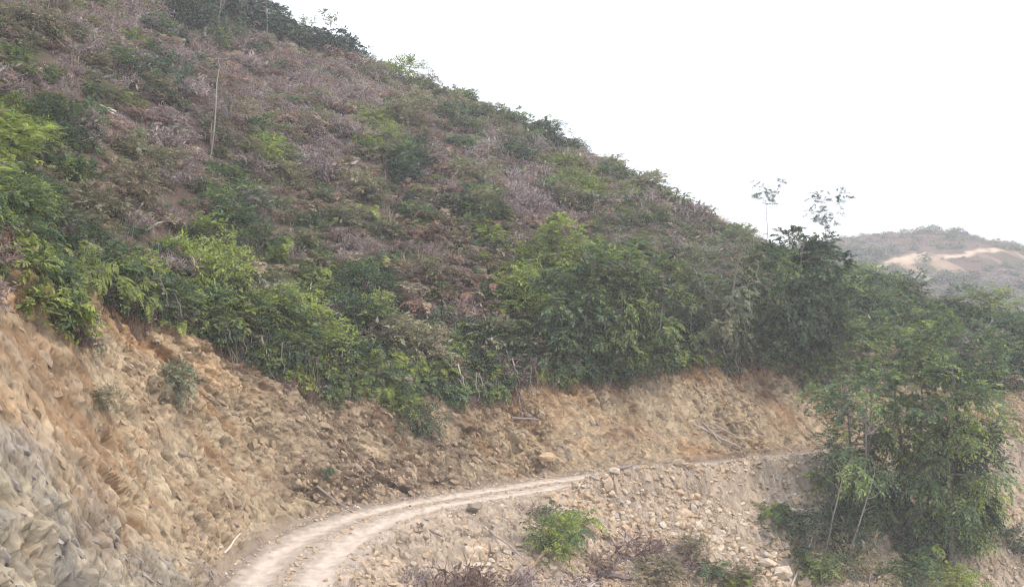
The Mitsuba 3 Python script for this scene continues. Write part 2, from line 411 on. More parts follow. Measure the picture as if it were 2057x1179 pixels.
def tube(mb, pts, rad, t, b, sides=5):
    p = np.asarray(pts, float)
    rad = np.broadcast_to(rad, len(p))
    tg = norm(np.gradient(p, axis=0))
    a = norm(np.cross(tg, np.where(np.abs(tg[:, 2:]) < .9, [0, 0, 1.], [1., 0, 0])))
    bb = np.cross(tg, a)
    an = np.arange(sides) * 2 * np.pi / sides
    v = (p[:, None] + rad[:, None, None] * (np.cos(an)[None, :, None] * a[:, None] + np.sin(an)[None, :, None] * bb[:, None])).reshape(-1, 3)
    i, j = np.meshgrid(np.arange(len(p) - 1), np.arange(sides), indexing='ij')
    A_, B_, C_, E_ = i * sides + j, i * sides + (j + 1) % sides, (i + 1) * sides + (j + 1) % sides, (i + 1) * sides + j
    f = np.vstack([np.stack([A_, C_, B_], -1).reshape(-1, 3), np.stack([A_, E_, C_], -1).reshape(-1, 3)])
    cap = np.arange(1, sides - 1)
    e = (len(p) - 1) * sides
    f = np.vstack([f, np.stack([cap * 0 + e, e + cap, e + cap + 1], -1), np.stack([cap * 0, cap + 1, cap], -1)])
    mb.add(v, f, np.array([t, b]))


def wander(r, a, b, n, wob):
    k = np.linspace(0, 1, n)[:, None]
    p = np.asarray(a) * (1 - k) + np.asarray(b) * k
    w = np.cumsum(r.normal(0, wob, (n, 3)), 0)
    w -= w[0] + (w[-1] - w[0]) * k
    return p + w


def ribbon(mb, pts, width, t, b, flat=None):
    """thin strip along a polyline (grass blade, twig)"""
    p = np.asarray(pts, float)
    tg = norm(np.gradient(p, axis=0))
    sd = norm(np.cross(tg, np.array([0.3, 0.2, 1.0]) if flat is None else flat))
    wd = np.broadcast_to(width, len(p))[:, None]
    v = np.stack([p - sd * wd / 2, p + sd * wd / 2], 1).reshape(-1, 3)
    i = np.arange(len(p) - 1)[:, None] * 2
    f = np.vstack([i + [0, 1, 3], i + [0, 3, 2]])
    mb.add(v, f, np.array([t, b]))


def unit_dome(r, n, flat=.8, low=-.1):
    d = norm(r.normal(0, 1, (n * 6 + 40, 3)))
    d = d[d[:, 2] > low][:n]
    return d * [1, 1, flat]


# each maker returns {part name: (MB, bsdf)}; plants are about one metre tall and one metre in radius unless told otherwise
def make_shrub(seed, t=.1, b=.5, n=120, L=.16, lumps=7, airy=.35, tj=.03, nl=7):
    r = np.random.default_rng(seed)
    cr, st = MB(), MB()
    lump = np.stack([r.uniform(-.55, .55, lumps), r.uniform(-.55, .55, lumps), r.uniform(.25, .8, lumps)], 1)
    rad = r.uniform(.28, .5, lumps)
    lt, lb = r.normal(0, .03, lumps), r.normal(0, .16, lumps)
    k = r.integers(0, lumps, n)
    d = norm(r.normal(0, 1, (n, 3)) + [0, 0, .35])
    P = lump[k] + d * (rad[k] * r.uniform(airy, 1.08, n) ** .6)[:, None]
    P[:, 2] = np.maximum(P[:, 2], .03)
    D = d + r.normal(0, .35, (n, 3)) + [0, 0, .15]
    sprays(cr, r, P, D, r.uniform(.25, .5, n), nl, L, L * .42, t + lt[k], b + lb[k], .35, tj)
    for c in lump:
        tube(st, wander(r, [r.normal(0, .05), r.normal(0, .05), -.1], c, 5, .03), np.linspace(.028, .008, 5), .9, .35, 4)
    return {'foliage': (cr, 'foliage'), 'stem': (st, 'wood')}


def frond(mb, r, base, az, length, rise, t, b, nl=13, wd=.3, hang=1.0, leaf=1.0):
    k = np.linspace(0, 1, 9)
    out = np.array([math.cos(az), math.sin(az), 0])
    z = rise * np.sin(k * np.pi * .62) - hang * .55 * k ** 2.6
    p = base + (out * (k * length * .85)[:, None] + np.array([0, 0, 1.0]) * (z * length)[:, None]) + np.cumsum(r.normal(0, .012, (9, 3)), 0) * length
    ribbon(mb, p, np.linspace(.02, .006, 9) * length, t, b * .8)
    kk = np.linspace(.16, .97, nl)
    q = np.stack([np.interp(kk, k, p[:, c]) for c in range(3)], 1)
    tg = norm(np.stack([np.interp(kk, k, np.gradient(p, axis=0)[:, c]) for c in range(3)], 1))
    sd = norm(np.cross(tg, [0, 0, 1.0]))
    env = np.sin(np.pi * (kk * .82 + .16)) ** .8 * wd * length
    for s in (-1, 1):
        d = sd * s + tg * .45 - np.array([0, 0, .28]) + r.normal(0, .08, (nl, 3))
        leaves(mb, q, d, np.cross(sd, tg) + r.normal(0, .15, (nl, 3)), env * r.uniform(.85, 1.1, nl), length * .075 * leaf, np.clip(t + r.normal(0, .02, nl), 0, 1), np.clip(b + r.normal(0, .09, nl), .03, 1.2))


def make_fern(seed, t=.12, b=.5, n=13, hang=1.0, tj=.03, nl=13):
    r = np.random.default_rng(seed)
    mb = MB()
    for k in range(n):
        az = k * 2.399 + r.normal(0, .25)
        frond(mb, r, np.array([r.normal(0, .08), r.normal(0, .08), 0]), az, r.uniform(.65, 1.15), r.uniform(.45, 1.05), np.clip(t + r.normal(0, tj), 0, 1), np.clip(b + r.normal(0, .12), .05, 1.1), nl, r.uniform(.24, .36), hang * r.uniform(.7, 1.3))
    return {'foliage': (mb, 'foliage')}


def make_grass(seed, t=.36, b=.5, n=46, hang=1.0, tj=.05, w=.03, upright=.0):
    r = np.random.default_rng(seed)
    mb = MB()
    for k in range(n):
        az, ln = r.uniform(0, 6.283), r.uniform(.6, 1.25)
        lean = r.uniform(.15, .9) * (1 - upright)
        kk = np.linspace(0, 1, 6)
        out = np.array([math.cos(az), math.sin(az), 0])
        p = np.array([r.normal(0, .09), r.normal(0, .09), 0]) + out * (lean * kk ** 1.4 * ln)[:, None] + np.array([0, 0, 1.]) * ((kk * (1.05 - .35 * lean) - hang * lean * .75 * kk ** 2.7) * ln)[:, None]
        ribbon(mb, p, w * np.array([.8, 1, 1, .85, .55, .12]), np.clip(t + r.normal(0, tj), 0, 1), np.clip(b + r.normal(0, .15), .05, 1.1), out + np.array([0, 0, .4]))
    return {'foliage': (mb, 'foliage')}


def make_dead(seed, t=.84, b=.5, n=40, leafn=90, lt=.78, w=.022, hang=0.0, flat=.75):
    """a dry tangle of twigs with some withered leaves"""
    r = np.random.default_rng(seed)
    tw, lf = MB(), MB()
    tips = []
    for k in range(n):
        a = np.array([r.normal(0, .16), r.normal(0, .16), 0])
        d = unit_dome(r, 1, flat, .0)[0]
        e = a + d * r.uniform(.6, 1.15)
        p = wander(r, a, e, 6, .05)
        p[:, 2] -= hang * np.linspace(0, 1, 6) ** 2
        tt, bb = np.clip(t + r.normal(0, .05), 0, 1), np.clip(b + r.normal(0, .18), .05, 1.1)
        ribbon(tw, p, w * np.linspace(1.2, .5, 6), tt, bb, r.normal(0, 1, 3))
        for j in (3, 4):
            q = p[j] + norm(d + r.normal(0, .7, 3)) * r.uniform(.2, .45)
            ribbon(tw, np.stack([p[j], (p[j] + q) / 2 + r.normal(0, .03, 3), q]), w * .6, tt, bb, r.normal(0, 1, 3))
            tips.append(q)
        tips.append(p[-1])
    tips = np.array(tips)
    if leafn:
        k = r.integers(0, len(tips), leafn)
        P = tips[k] * r.uniform(.55, 1.05, (leafn, 1)) + r.normal(0, .07, (leafn, 3))
        P[:, 2] = np.maximum(P[:, 2], .02) if not hang else P[:, 2]
        L = r.uniform(.16, .34, leafn)
        leaves(lf, P, r.normal(0, 1, (leafn, 3)) + [0, 0, .1], r.normal(0, 1, (leafn, 3)) + [0, 0, .8], L, L * .3, np.clip(lt + r.normal(0, .05, leafn), 0, 1), np.clip(b + r.normal(0, .2, leafn), .05, 1.1))
        return {'twigs': (tw, 'wood'), 'dry_leaves': (lf, 'foliage')}
    return {'twigs': (tw, 'wood')}


def make_mat(seed, t=.72, b=.45, n=26, tj=.05):
    """a low heap of cut, dried fern fronds lying every way"""
    r = np.random.default_rng(seed)
    mb = MB()
    for k in range(n):
        base = np.array([r.uniform(-.7, .7), r.uniform(-.7, .7), r.uniform(.0, .22)])
        frond(mb, r, base, r.uniform(0, 6.283), r.uniform(.5, .95), r.uniform(.2, .7), np.clip(t + r.normal(0, tj), 0, 1), np.clip(b + r.normal(0, .14), .05, 1.1), 8, r.uniform(.22, .32), r.uniform(.8, 1.6), 1.3)
    return {'foliage': (mb, 'foliage')}


def make_tree(seed, H=6.0, R=2.0, base=.3, limbs=16, nspray=900, L=.2, t=.1, b=.5, lean=(0, 0), stems=1, droop=.4, shape='oval', tj=.03, nl=9, spray=.6, width=.5, bark=.9, barkb=.3, clump=.36, r0=None, spread=.5):
    """tapered trunk(s) with limbs; twigs of leaflets gathered in clumps round the limb ends, so that gaps stay between them"""
    r = np.random.default_rng(seed)
    tr, cr = MB(), MB()
    ends = []
    r0 = r0 or .018 * H
    for s in range(stems):
        a = np.array([r.normal(0, .12), r.normal(0, .12), -.4]) * (1 if stems > 1 else .4)
        az = s * 6.283 / stems + r.normal(0, .3)
        off = (R * spread if stems > 1 else 0) * r.uniform(.6, 1.2)
        hh = H * (r.uniform(.8, 1.0) if s else 1.0)
        e = np.array([math.cos(az) * off + lean[0], math.sin(az) * off + lean[1], hh * .96])
        p = wander(r, a, e, 10, .035 * H / 6)
        tube(tr, p, np.linspace(r0, r0 * .18, 10) / math.sqrt(stems), bark, barkb, 6)
        m = limbs // stems
        for k in range(m):
            h = base + (1 - base) * ((k + r.uniform(.1, .9)) / m)
            o = np.array([np.interp(h, np.linspace(0, 1, 10), p[:, c]) for c in range(3)])
            x = (h - base) / (1 - base)
            rr = R * (math.sin(math.pi * min(1, .18 + .8 * x)) ** .7 if shape == 'oval' else (.72 + .38 * math.sin(math.pi * x)) if shape == 'column' else (.35 + .65 * x)) * r.uniform(.6, 1.15) * (.65 if stems > 1 else 1)
            az2 = k * 2.399 + r.normal(0, .4)
            en = o + np.array([math.cos(az2) * rr, math.sin(az2) * rr, rr * r.uniform(.05, .55)])
            lp = wander(r, o, en, 6, .05 * rr)
            tube(tr, lp, np.linspace(r0 * .34, r0 * .08, 6), bark, barkb, 4)
            for q in (3, 5):
                ends.append(lp[q] + r.normal(0, .08 * rr, 3))
            for q in range(1):
                e2 = lp[3] + norm(en - o + r.normal(0, .6 * rr, 3)) * rr * .5
                tube(tr, wander(r, lp[3], e2, 4, .03 * rr), np.linspace(r0 * .16, r0 * .05, 4), bark, barkb, 3)
                ends.append(e2)
    ends = np.array(ends)
    lb, lt = r.normal(0, .17, len(ends)), r.normal(0, tj, len(ends))
    k = r.integers(0, len(ends), nspray)
    d = norm(r.normal(0, 1, (nspray, 3)) + [0, 0, .1])
    P = ends[k] + d * (clump * r.uniform(.25, 1, nspray) ** .5)[:, None] * R * .72 * [1, 1, .7]
    cen = np.array([lean[0] * .6, lean[1] * .6, H * .55])
    D = d * .8 + norm(P - cen) * .7 + r.normal(0, .25, (nspray, 3))
    sprays(cr, r, P, D, r.uniform(.6, 1.2, nspray) * spray, nl, L, L * width, t + lt[k], b + lb[k], droop, tj)
    return {'crown': (cr, 'foliage'), 'trunk': (tr, 'wood')}


def make_stone(seed):
    r = np.random.default_rng(seed)
    p = norm(r.normal(0, 1, (22, 3))) * r.uniform(.8, 1.1, (22, 1)) * [1, r.uniform(.55, .9), r.uniform(.35, .7)]
    p[:, 2] = np.clip(p[:, 2], -.45, .6)
    h = ConvexHull(p)
    mesh = trimesh.Trimesh(p, h.simplices, process=True)
    trimesh.repair.fix_normals(mesh)
    v = mesh.vertices[mesh.faces].reshape(-1, 3)
    return v, np.arange(len(v)).reshape(-1, 3)


# ---------------------------------------------------------------- entries
COUNT = {}


def numbered(name):
    COUNT[name] = COUNT.get(name, 0) + 1
    return name if COUNT[name] == 1 else f'{name}_{COUNT[name] - 1:03d}'


GROUPS = {}


def group(key, parts):
    """a shapegroup of these parts"""
    scene['kind_' + key] = {'type': 'shapegroup', **{n: m.ply(b) for n, (m, b) in parts.items()}}
    GROUPS[key] = parts
    return 'kind_' + key


def thing(name, label, cat, parts=None, grp=None, loc=(0, 0, 0), rot=0.0, scale=1.0, tilt=None, group_label=None):
    """one plant or object: either its own parts, or an instance of a kind"""
    key = numbered(name)
    sc = np.broadcast_to(scale, 3)
    tf = T().translate([float(x) for x in loc])
    if tilt is not None:
        tf = tf @ T().rotate([float(tilt[0]), float(tilt[1]), 0], float(tilt[2]))
    tf = tf @ T().rotate([0, 0, 1], float(rot)) @ T().scale([float(x) for x in sc])
    if parts is not None:
        if len(parts) == 1:
            (n, (m, b)), = parts.items()
            scene[key] = {**m.ply(b), 'to_world': tf}
        else:
            for n, (m, b) in parts.items():
                scene[f'{key}__{n}'] = {**m.ply(b), 'to_world': tf}
    else:
        scene[key] = {'type': 'instance', 'group': {'type': 'ref', 'id': 'kind_' + grp}, 'to_world': tf}
    labels[key] = {'label': label, 'category': cat}
    if group_label:
        labels[key]['group'] = group_label
    return key


def stuff(name, grp, loc, rot, scale, tilt=None):
    k = COUNT.setdefault('stuff_' + name, 0) + 1
    COUNT['stuff_' + name] = k
    sc = np.broadcast_to(scale, 3)
    tf = T().translate([float(x) for x in loc])
    if tilt is not None:
        tf = tf @ T().rotate([float(tilt[0]), float(tilt[1]), 0], float(tilt[2]))
    scene[f'{name}__{k:04d}'] = {'type': 'instance', 'group': {'type': 'ref', 'id': 'kind_' + grp}, 'to_world': tf @ T().rotate([0, 0, 1], float(rot)) @ T().scale([float(x) for x in sc])}


def tilt_to(n, k=1.0):
    """axis and angle that lean the z axis towards the ground's normal"""
    a = math.degrees(math.acos(max(-1, min(1, n[2])))) * k
    return (-n[1], n[0], a) if a > .5 else None


# ---------------------------------------------------------------- kinds
def only(parts, *names):
    return {n: parts[n] for n in names}


def shrub_leaves(*a, **k):
    return only(make_shrub(*a, **k), 'foliage')


SETS = {
    'green': [('green%d' % i, make_shrub(100 + i, .10 + .03 * i, .52, 240, .15)) for i in range(3)],
    'dark': [('dark%d' % i, make_shrub(110 + i, .045 + .02 * i, .5, 240, .15)) for i in range(3)],
    'bright': [('bright%d' % i, make_shrub(120 + i, .19 + .025 * i, .6, 320, .125)) for i in range(3)],
    'olive': [('olive%d' % i, make_shrub(130 + i, .44 + .04 * i, .5, 170, .19)) for i in range(3)],
    'fern': [('fern%d' % i, make_fern(140 + i, .10 + .05 * i, .5)) for i in range(4)],
    'brown': [('brown%d' % i, make_mat(150 + i, .70 + .04 * i, .48)) for i in range(4)],
    'tan': [('tan%d' % i, make_mat(160 + i, .60 + .05 * i, .42, 22)) for i in range(2)],
    'mauve': [('mauve%d' % i, make_dead(170 + i, .88, .5, 50, 240, .79 + .025 * i, .035)) for i in range(4)],
    'twiggy': [('twiggy%d' % i, make_dead(180 + i, .80, .27, 80, 130, .77, .03)) for i in range(2)],
    'grass': [('grass%d' % i, make_grass(190 + i, .34 + .06 * i, .5)) for i in range(3)],
    'stalks': [('stalks%d' % i, make_grass(210 + i, .75 + .15 * i, .85, 5, .3, .2, .035)) for i in range(3)],
    'droop': [('droop%d' % i, make_grass(220 + i, .07 + .12 * i, .45, 60, 2.4, .05, .034)) for i in range(3)],
    'straw': [('straw%d' % i, make_grass(195 + i, .58 + .06 * i, .55, 30)) for i in range(2)],
}
for lst in SETS.values():
    for g, parts in lst:
        group(g, parts)
# single-part kinds for the mass of undergrowth
for k in ('green', 'dark', 'olive', 'bright'):
    for i, (g, parts) in enumerate(list(SETS[k])):
        t_, b_ = {'green': (.10 + .03 * i, .55), 'dark': (.05 + .02 * i, .55), 'olive': (.44 + .04 * i, .55), 'bright': (.2 + .02 * i, .55)}[k]
        group('low_' + g, only(make_shrub(600 + i + 10 * len(k), t_, b_, 75, .27), 'foliage'))
LOW = {k: (['low_' + g for g, _ in v] if k in ('green', 'dark', 'olive', 'bright') else [g for g, _ in v]) for k, v in SETS.items()}
for k in ('mauve', 'twiggy'):
    for g, parts in SETS[k]:
        mb = MB()
        for m, _ in parts.values():
            mb.add(np.vstack(m.v), np.vstack(m.f), np.vstack(m.uv))
        group('low_' + g, {'tangle': (mb, 'foliage')})
    LOW[k] = ['low_' + g for g, _ in SETS[k]]

# ---------------------------------------------------------------- undergrowth over the whole hillside
R = np.random.default_rng(77)
# (pixel x, y, radius, kinds): what grows where, read off the photograph
ZONES = [(30, 230, 130, 'bright green'), (40, 390, 120, 'bright green fern'), (120, 300, 90, 'green olive'), (230, 400, 110, 'fern grass olive tan'), (60, 110, 130, 'brown mauve olive'),
         (420, 560, 110, 'bright fern'), (560, 640, 120, 'bright green fern'), (680, 700, 100, 'bright green fern'), (750, 590, 80, 'green fern dark'), (510, 480, 110, 'dark green fern'),
         (300, 150, 90, 'mauve dark'), (190, 90, 110, 'mauve mauve olive tan'), (400, 40, 110, 'mauve mauve dark tan'), (290, 205, 60, 'brown'), (390, 240, 70, 'brown mauve'), (560, 120, 120, 'mauve brown tan'),
         (740, 150, 130, 'mauve brown tan'), (860, 310, 70, 'brown'), (650, 310, 70, 'mauve'), (970, 280, 60, 'mauve'), (760, 260, 55, 'bright olive'), (540, 300, 60, 'olive green'),
         (900, 560, 130, 'brown brown tan'), (820, 580, 90, 'brown tan'), (960, 480, 90, 'brown tan olive'), (1110, 430, 90, 'brown mauve'), (970, 430, 45, 'green'), (1040, 390, 70, 'mauve brown'),
         (1380, 440, 120, 'mauve mauve olive tan'), (1300, 380, 90, 'mauve green olive'), (1250, 330, 90, 'grass olive mauve'), (1130, 380, 50, 'olive bright'), (600, 420, 90, 'tan olive'), (640, 500, 80, 'fern tan grass'),
         (900, 690, 80, 'grass fern dark'), (800, 680, 70, 'green fern olive'), (1060, 580, 60, 'bright'), (1400, 520, 90, 'brown mauve'), (130, 200, 50, 'mauve brown'), (600, 240, 90, 'grass olive tan'),
         (850, 160, 70, 'olive green tan'), (960, 220, 90, 'green olive'), (1700, 560, 150, 'green fern'), (1900, 600, 200, 'green fern dark'), (470, 190, 80, 'brown tan mauve'), (480, 390, 90, 'mauve green'),
         (330, 330, 80, 'mauve grass olive tan'), (700, 400, 90, 'brown grass tan'), (810, 335, 35, 'dark'), (1000, 330, 70, 'grass olive mauve brown')]
ZX = np.array([z[:2] for z in ZONES], float)
ZR = np.array([z[2] for z in ZONES], float)
ZK = [z[3].split() for z in ZONES]
DEFAULT = 'mauve brown mauve olive tan green fern grass mauve brown tan grass stalks'.split()
GREENER = 'green fern grass olive green bright fern dark grass tan mauve'.split()
n_try = 19500
cu, cv = R.uniform(.3, 10.6, n_try), R.uniform(0, 1, n_try) ** 1.15 * 1.06
area = np.linalg.norm((f_rid(cu) - f_lip(cu))[:, :2], axis=1)
keep = R.uniform(0, 1, n_try) < .55 + .45 * np.minimum(1, 3.2 * cv)
CP = hill_at(cu, cv)
CQ = px_of(CP)
inside = (CP[:, 1] > 4) & (CQ[:, 0] > -500) & (CQ[:, 0] < 2500) & (CQ[:, 1] > -350) & keep
for i in np.nonzero(inside)[0]:
    P, q = CP[i], CQ[i]
    d = np.hypot(*(ZX - q).T) / ZR + R.normal(0, .28, len(ZR))
    j = int(np.argmin(d))
    patch = fbm2(P[0:1] * .10, P[1:2] * .10, 3, 96)[0] + R.normal(0, .04)
    kinds = ZK[j] if d[j] < 1.0 and R.uniform() < .66 else (GREENER if patch > .60 else DEFAULT)
    kd = kinds[R.integers(len(kinds))]
    if R.uniform() < .18:
        kd = ['straw', 'stalks', 'grass', 'stalks', 'stalks'][R.integers(5)]
    g = LOW[kd][R.integers(len(LOW[kd]))]
    big = min(1.7, .78 * math.exp(R.normal(0, .33))) * (.75 + .35 * min(1.5, P[1] / 55))
    hs = {'brown': .8, 'tan': .7, 'mauve': .85, 'twiggy': 1.0, 'grass': .8, 'straw': .8, 'fern': .75}.get(kd, .8)
    if cv[i] > .93:
        hs *= .85
    stuff('undergrowth', g, P - [0, 0, .08], R.uniform(0, 360), (big, big, big * hs * R.uniform(.75, 1.2)), tilt=(-.5, -.3, R.uniform(5, 25)))
labels['undergrowth'] = {'label': 'low tangle of ferns, grass and dry brush covering the cleared hillside', 'category': 'undergrowth', 'kind': 'stuff'}
# ---------------------------------------------------------------- plants that stand out on the hillside and along the lip of the cutting
NAME = {'green': ('leafy_shrub', 'shrub'), 'dark': ('dark_shrub', 'shrub'), 'bright': ('bright_shrub', 'shrub'), 'olive': ('olive_shrub', 'shrub'), 'fern': ('fern_clump', 'fern'),
        'brown': ('dry_fern_heap', 'dry ferns'), 'tan': ('straw_coloured_brush', 'dry brush'), 'mauve': ('dead_shrub', 'dead shrub'), 'twiggy': ('bare_bush', 'bare bush'),
        'grass': ('grass_clump', 'grass clump'), 'straw': ('dry_grass_clump', 'dry grass')}
R2 = np.random.default_rng(5)


def spec(x, y, w, kind, label, hs=1.0, region='hill', sink=.12, group_label=None):
    """a plant whose foot shows at pixel (x, y) and that looks w pixels wide"""
    P, n = at(x, y, region, True)
    s = w / 2 * P[1] / FPX / .92
    nm, cat = NAME[kind]
    g = SETS[kind][R2.integers(len(SETS[kind]))][0]
    thing(nm, label, cat, grp=g, loc=P - np.array([0, 0, sink * s]), rot=R2.uniform(0, 360), scale=(s, s, s * hs * R2.uniform(.92, 1.1)),
          tilt=(-n[1], n[0], R2.uniform(4, 16)), group_label=group_label)


for a in [
    (45, 285, 120, 'bright', 'bright green shrub high on the left edge of the picture'),
    (20, 235, 90, 'green', 'mid green shrub cut by the left edge, topmost of the green group there'),
    (105, 255, 90, 'green', 'green shrub right of the bright shrub at the upper left edge'),
    (45, 425, 130, 'bright', 'yellow green bush at the left edge just above the dark overhanging ferns'),
    (95, 400, 80, 'green', 'small green bush just right of the yellow green bush at the left edge'),
    (180, 430, 110, 'olive', 'olive bush above the lip of the cutting near the left edge'),
    (250, 380, 110, 'olive', 'loose olive bush above the silvery grass near the left'),
    (140, 350, 70, 'straw', 'pale dry grass above the left part of the cutting'),
    (170, 250, 100, 'mauve', 'mauve dead shrub right of the bright shrub at the upper left'),
    (225, 245, 80, 'tan', 'straw coloured heap of dead fronds below the pale cut branches'),
    (285, 235, 110, 'brown', 'reddish brown dry fern heap left of the tall bare trunk'),
    (335, 290, 110, 'mauve', 'mauve dead shrub just left of the foot of the tall bare trunk'),
    (410, 275, 80, 'brown', 'reddish dry ferns round the middle of the tall bare trunk'),
    (330, 165, 110, 'dark', 'dark dull shrub in a hollow on the upper left slope'),
    (250, 140, 90, 'mauve', 'grey mauve dead shrub left of the dark hollow on the upper slope'),
    (165, 100, 110, 'mauve', 'wide dead shrub in the upper left corner'),
    (100, 140, 80, 'brown', 'faded brown fern heap in the upper left corner'),
    (60, 60, 100, 'olive', 'dull olive shrub in the top left corner of the slope'),
    (385, 60, 120, 'dark', 'dark low shrub under the trees at the top of the slope'),
    (300, 55, 90, 'mauve', 'mauve dead brush left of the dark low shrub near the top'),
    (210, 190, 70, 'grass', 'silvery grass clump on the upper left slope'),
    (185, 195, 60, 'green', 'small green shrub beside the silvery grass on the upper left slope'),
    (490, 130, 100, 'mauve', 'mauve dead shrub below the stumps near the crest'),
    (640, 130, 90, 'brown', 'reddish dry ferns below the thin tree on the crest'),
    (580, 105, 80, 'tan', 'straw coloured brush right of the pale stumps near the crest'),
    (720, 195, 90, 'mauve', 'long mauve brush patch in the middle of the upper slope'),
    (800, 205, 80, 'tan', 'pale tan brush under the yellowish bush on the crest'),
    (560, 205, 80, 'brown', 'rusty fern heap in the middle of the upper slope right of the bare trunk'),
    (500, 240, 70, 'olive', 'olive shrub to the right of the bare trunk'),
    (620, 265, 90, 'grass', 'grey green grass tuft above the mauve bush in the middle of the slope'),
    (540, 320, 110, 'bright', 'yellow green shrub left of the mauve bush in the middle of the slope'),
    (645, 350, 130, 'mauve', 'large mauve grey dead bush in the middle of the slope'),
    (690, 365, 60, 'olive', 'small olive bush touching the large mauve bush on its right'),
    (780, 275, 70, 'bright', 'yellow green bush with pale sticks in the middle of the upper slope'),
    (810, 350, 70, 'dark', 'dark purple green bush in the very middle of the slope'),
    (865, 335, 90, 'brown', 'bright rust red fern heap right of the dark bush in mid slope'),
    (700, 290, 60, 'brown', 'rust brown ferns between the mauve bush and the yellow green bush'),
    (970, 305, 100, 'mauve', 'purple dead shrub below the white curled frond near the crest'),
    (930, 300, 60, 'green', 'small green shrub left of the purple dead shrub near the crest'),
    (1040, 330, 90, 'dark', 'dark green low shrub right of the purple dead shrub'),
    (1010, 350, 70, 'brown', 'reddish brush under the purple dead shrub'),
    (940, 355, 70, 'olive', 'olive shrub beside the white stump on the right slope'),
    (1150, 385, 90, 'bright', 'yellowish green shrub on the right slope below the crest'),
    (1060, 410, 100, 'mauve', 'mauve brush on the right slope above the green shrubs'),
    (1120, 440, 90, 'brown', 'reddish dry ferns just above the yellow green treetop'),
    (970, 445, 80, 'green', 'rounded bluish green shrub alone among brown ferns'),
    (1290, 420, 110, 'mauve', 'mauve brush behind the tree group on the right slope'),
    (1380, 440, 110, 'mauve', 'grey mauve brush at the right end of the bare crest'),
    (1230, 370, 90, 'green', 'dull green shrub low on the crest to the right'),
    (1330, 470, 90, 'brown', 'brown fern heap left of the olive tree'),
    (1375, 520, 80, 'brown', 'reddish brush between the dark tree and the olive tree'),
    (600, 415, 70, 'tan', 'orange tan withered fern clump with curled stems left of centre'),
    (530, 420, 80, 'mauve', 'mauve brush left of the orange tan withered ferns'),
    (510, 490, 120, 'dark', 'dark green shrub above the bright bushes on the lip'),
    (480, 500, 90, 'green', 'mid green shrub left of the dark shrub above the bright bushes'),
    (560, 520, 100, 'fern', 'dark green ferns above the second bright bush on the lip'),
    (640, 520, 80, 'tan', 'tan brush above the bright lip bushes'),
    (650, 560, 90, 'fern', 'green fern clump below the tan brush above the lip'),
    (410, 480, 80, 'mauve', 'mauve brush behind the first bright bush on the lip'),
    (320, 440, 90, 'tan', 'tan brush above the silvery fronds near the left'),
    (430, 420, 90, 'brown', 'brown fern heap in the left part of the lower slope'),
    (690, 470, 90, 'brown', 'brown fern heap left of the central rusty patch'),
    (720, 590, 100, 'green', 'green bush on the lower slope above the brown ground'),
    (745, 620, 80, 'bright', 'bright leaved bush on the lower slope right of the long green bank'),
    (700, 640, 90, 'dark', 'dark shrub behind the third bright bush on the lip'),
    (830, 610, 100, 'brown', 'reddish dry fern heap left in the rusty patch above the cutting'),
    (900, 590, 120, 'brown', 'broad rusty fern heap in the rusty patch above the cutting'),
    (960, 570, 100, 'brown', 'rusty ferns beside the dark fallen log'),
    (930, 640, 110, 'mauve', 'soft grey mauve dead bush at the lower edge of the rusty patch'),
    (860, 545, 80, 'tan', 'tan ferns at the top of the rusty patch'),
    (990, 510, 80, 'tan', 'tan brush above the bright shrub left of the tree group'),
    (780, 520, 80, 'fern', 'green ferns left of the rusty patch'),
    (820, 450, 90, 'tan', 'pale tan brush in the middle of the lower slope'),
    (880, 420, 80, 'olive', 'olive green low shrub left of the bluish shrub'),
    (740, 430, 80, 'fern', 'dull green ferns in mid slope right of the orange tan clump'),
]:
    spec(*a)

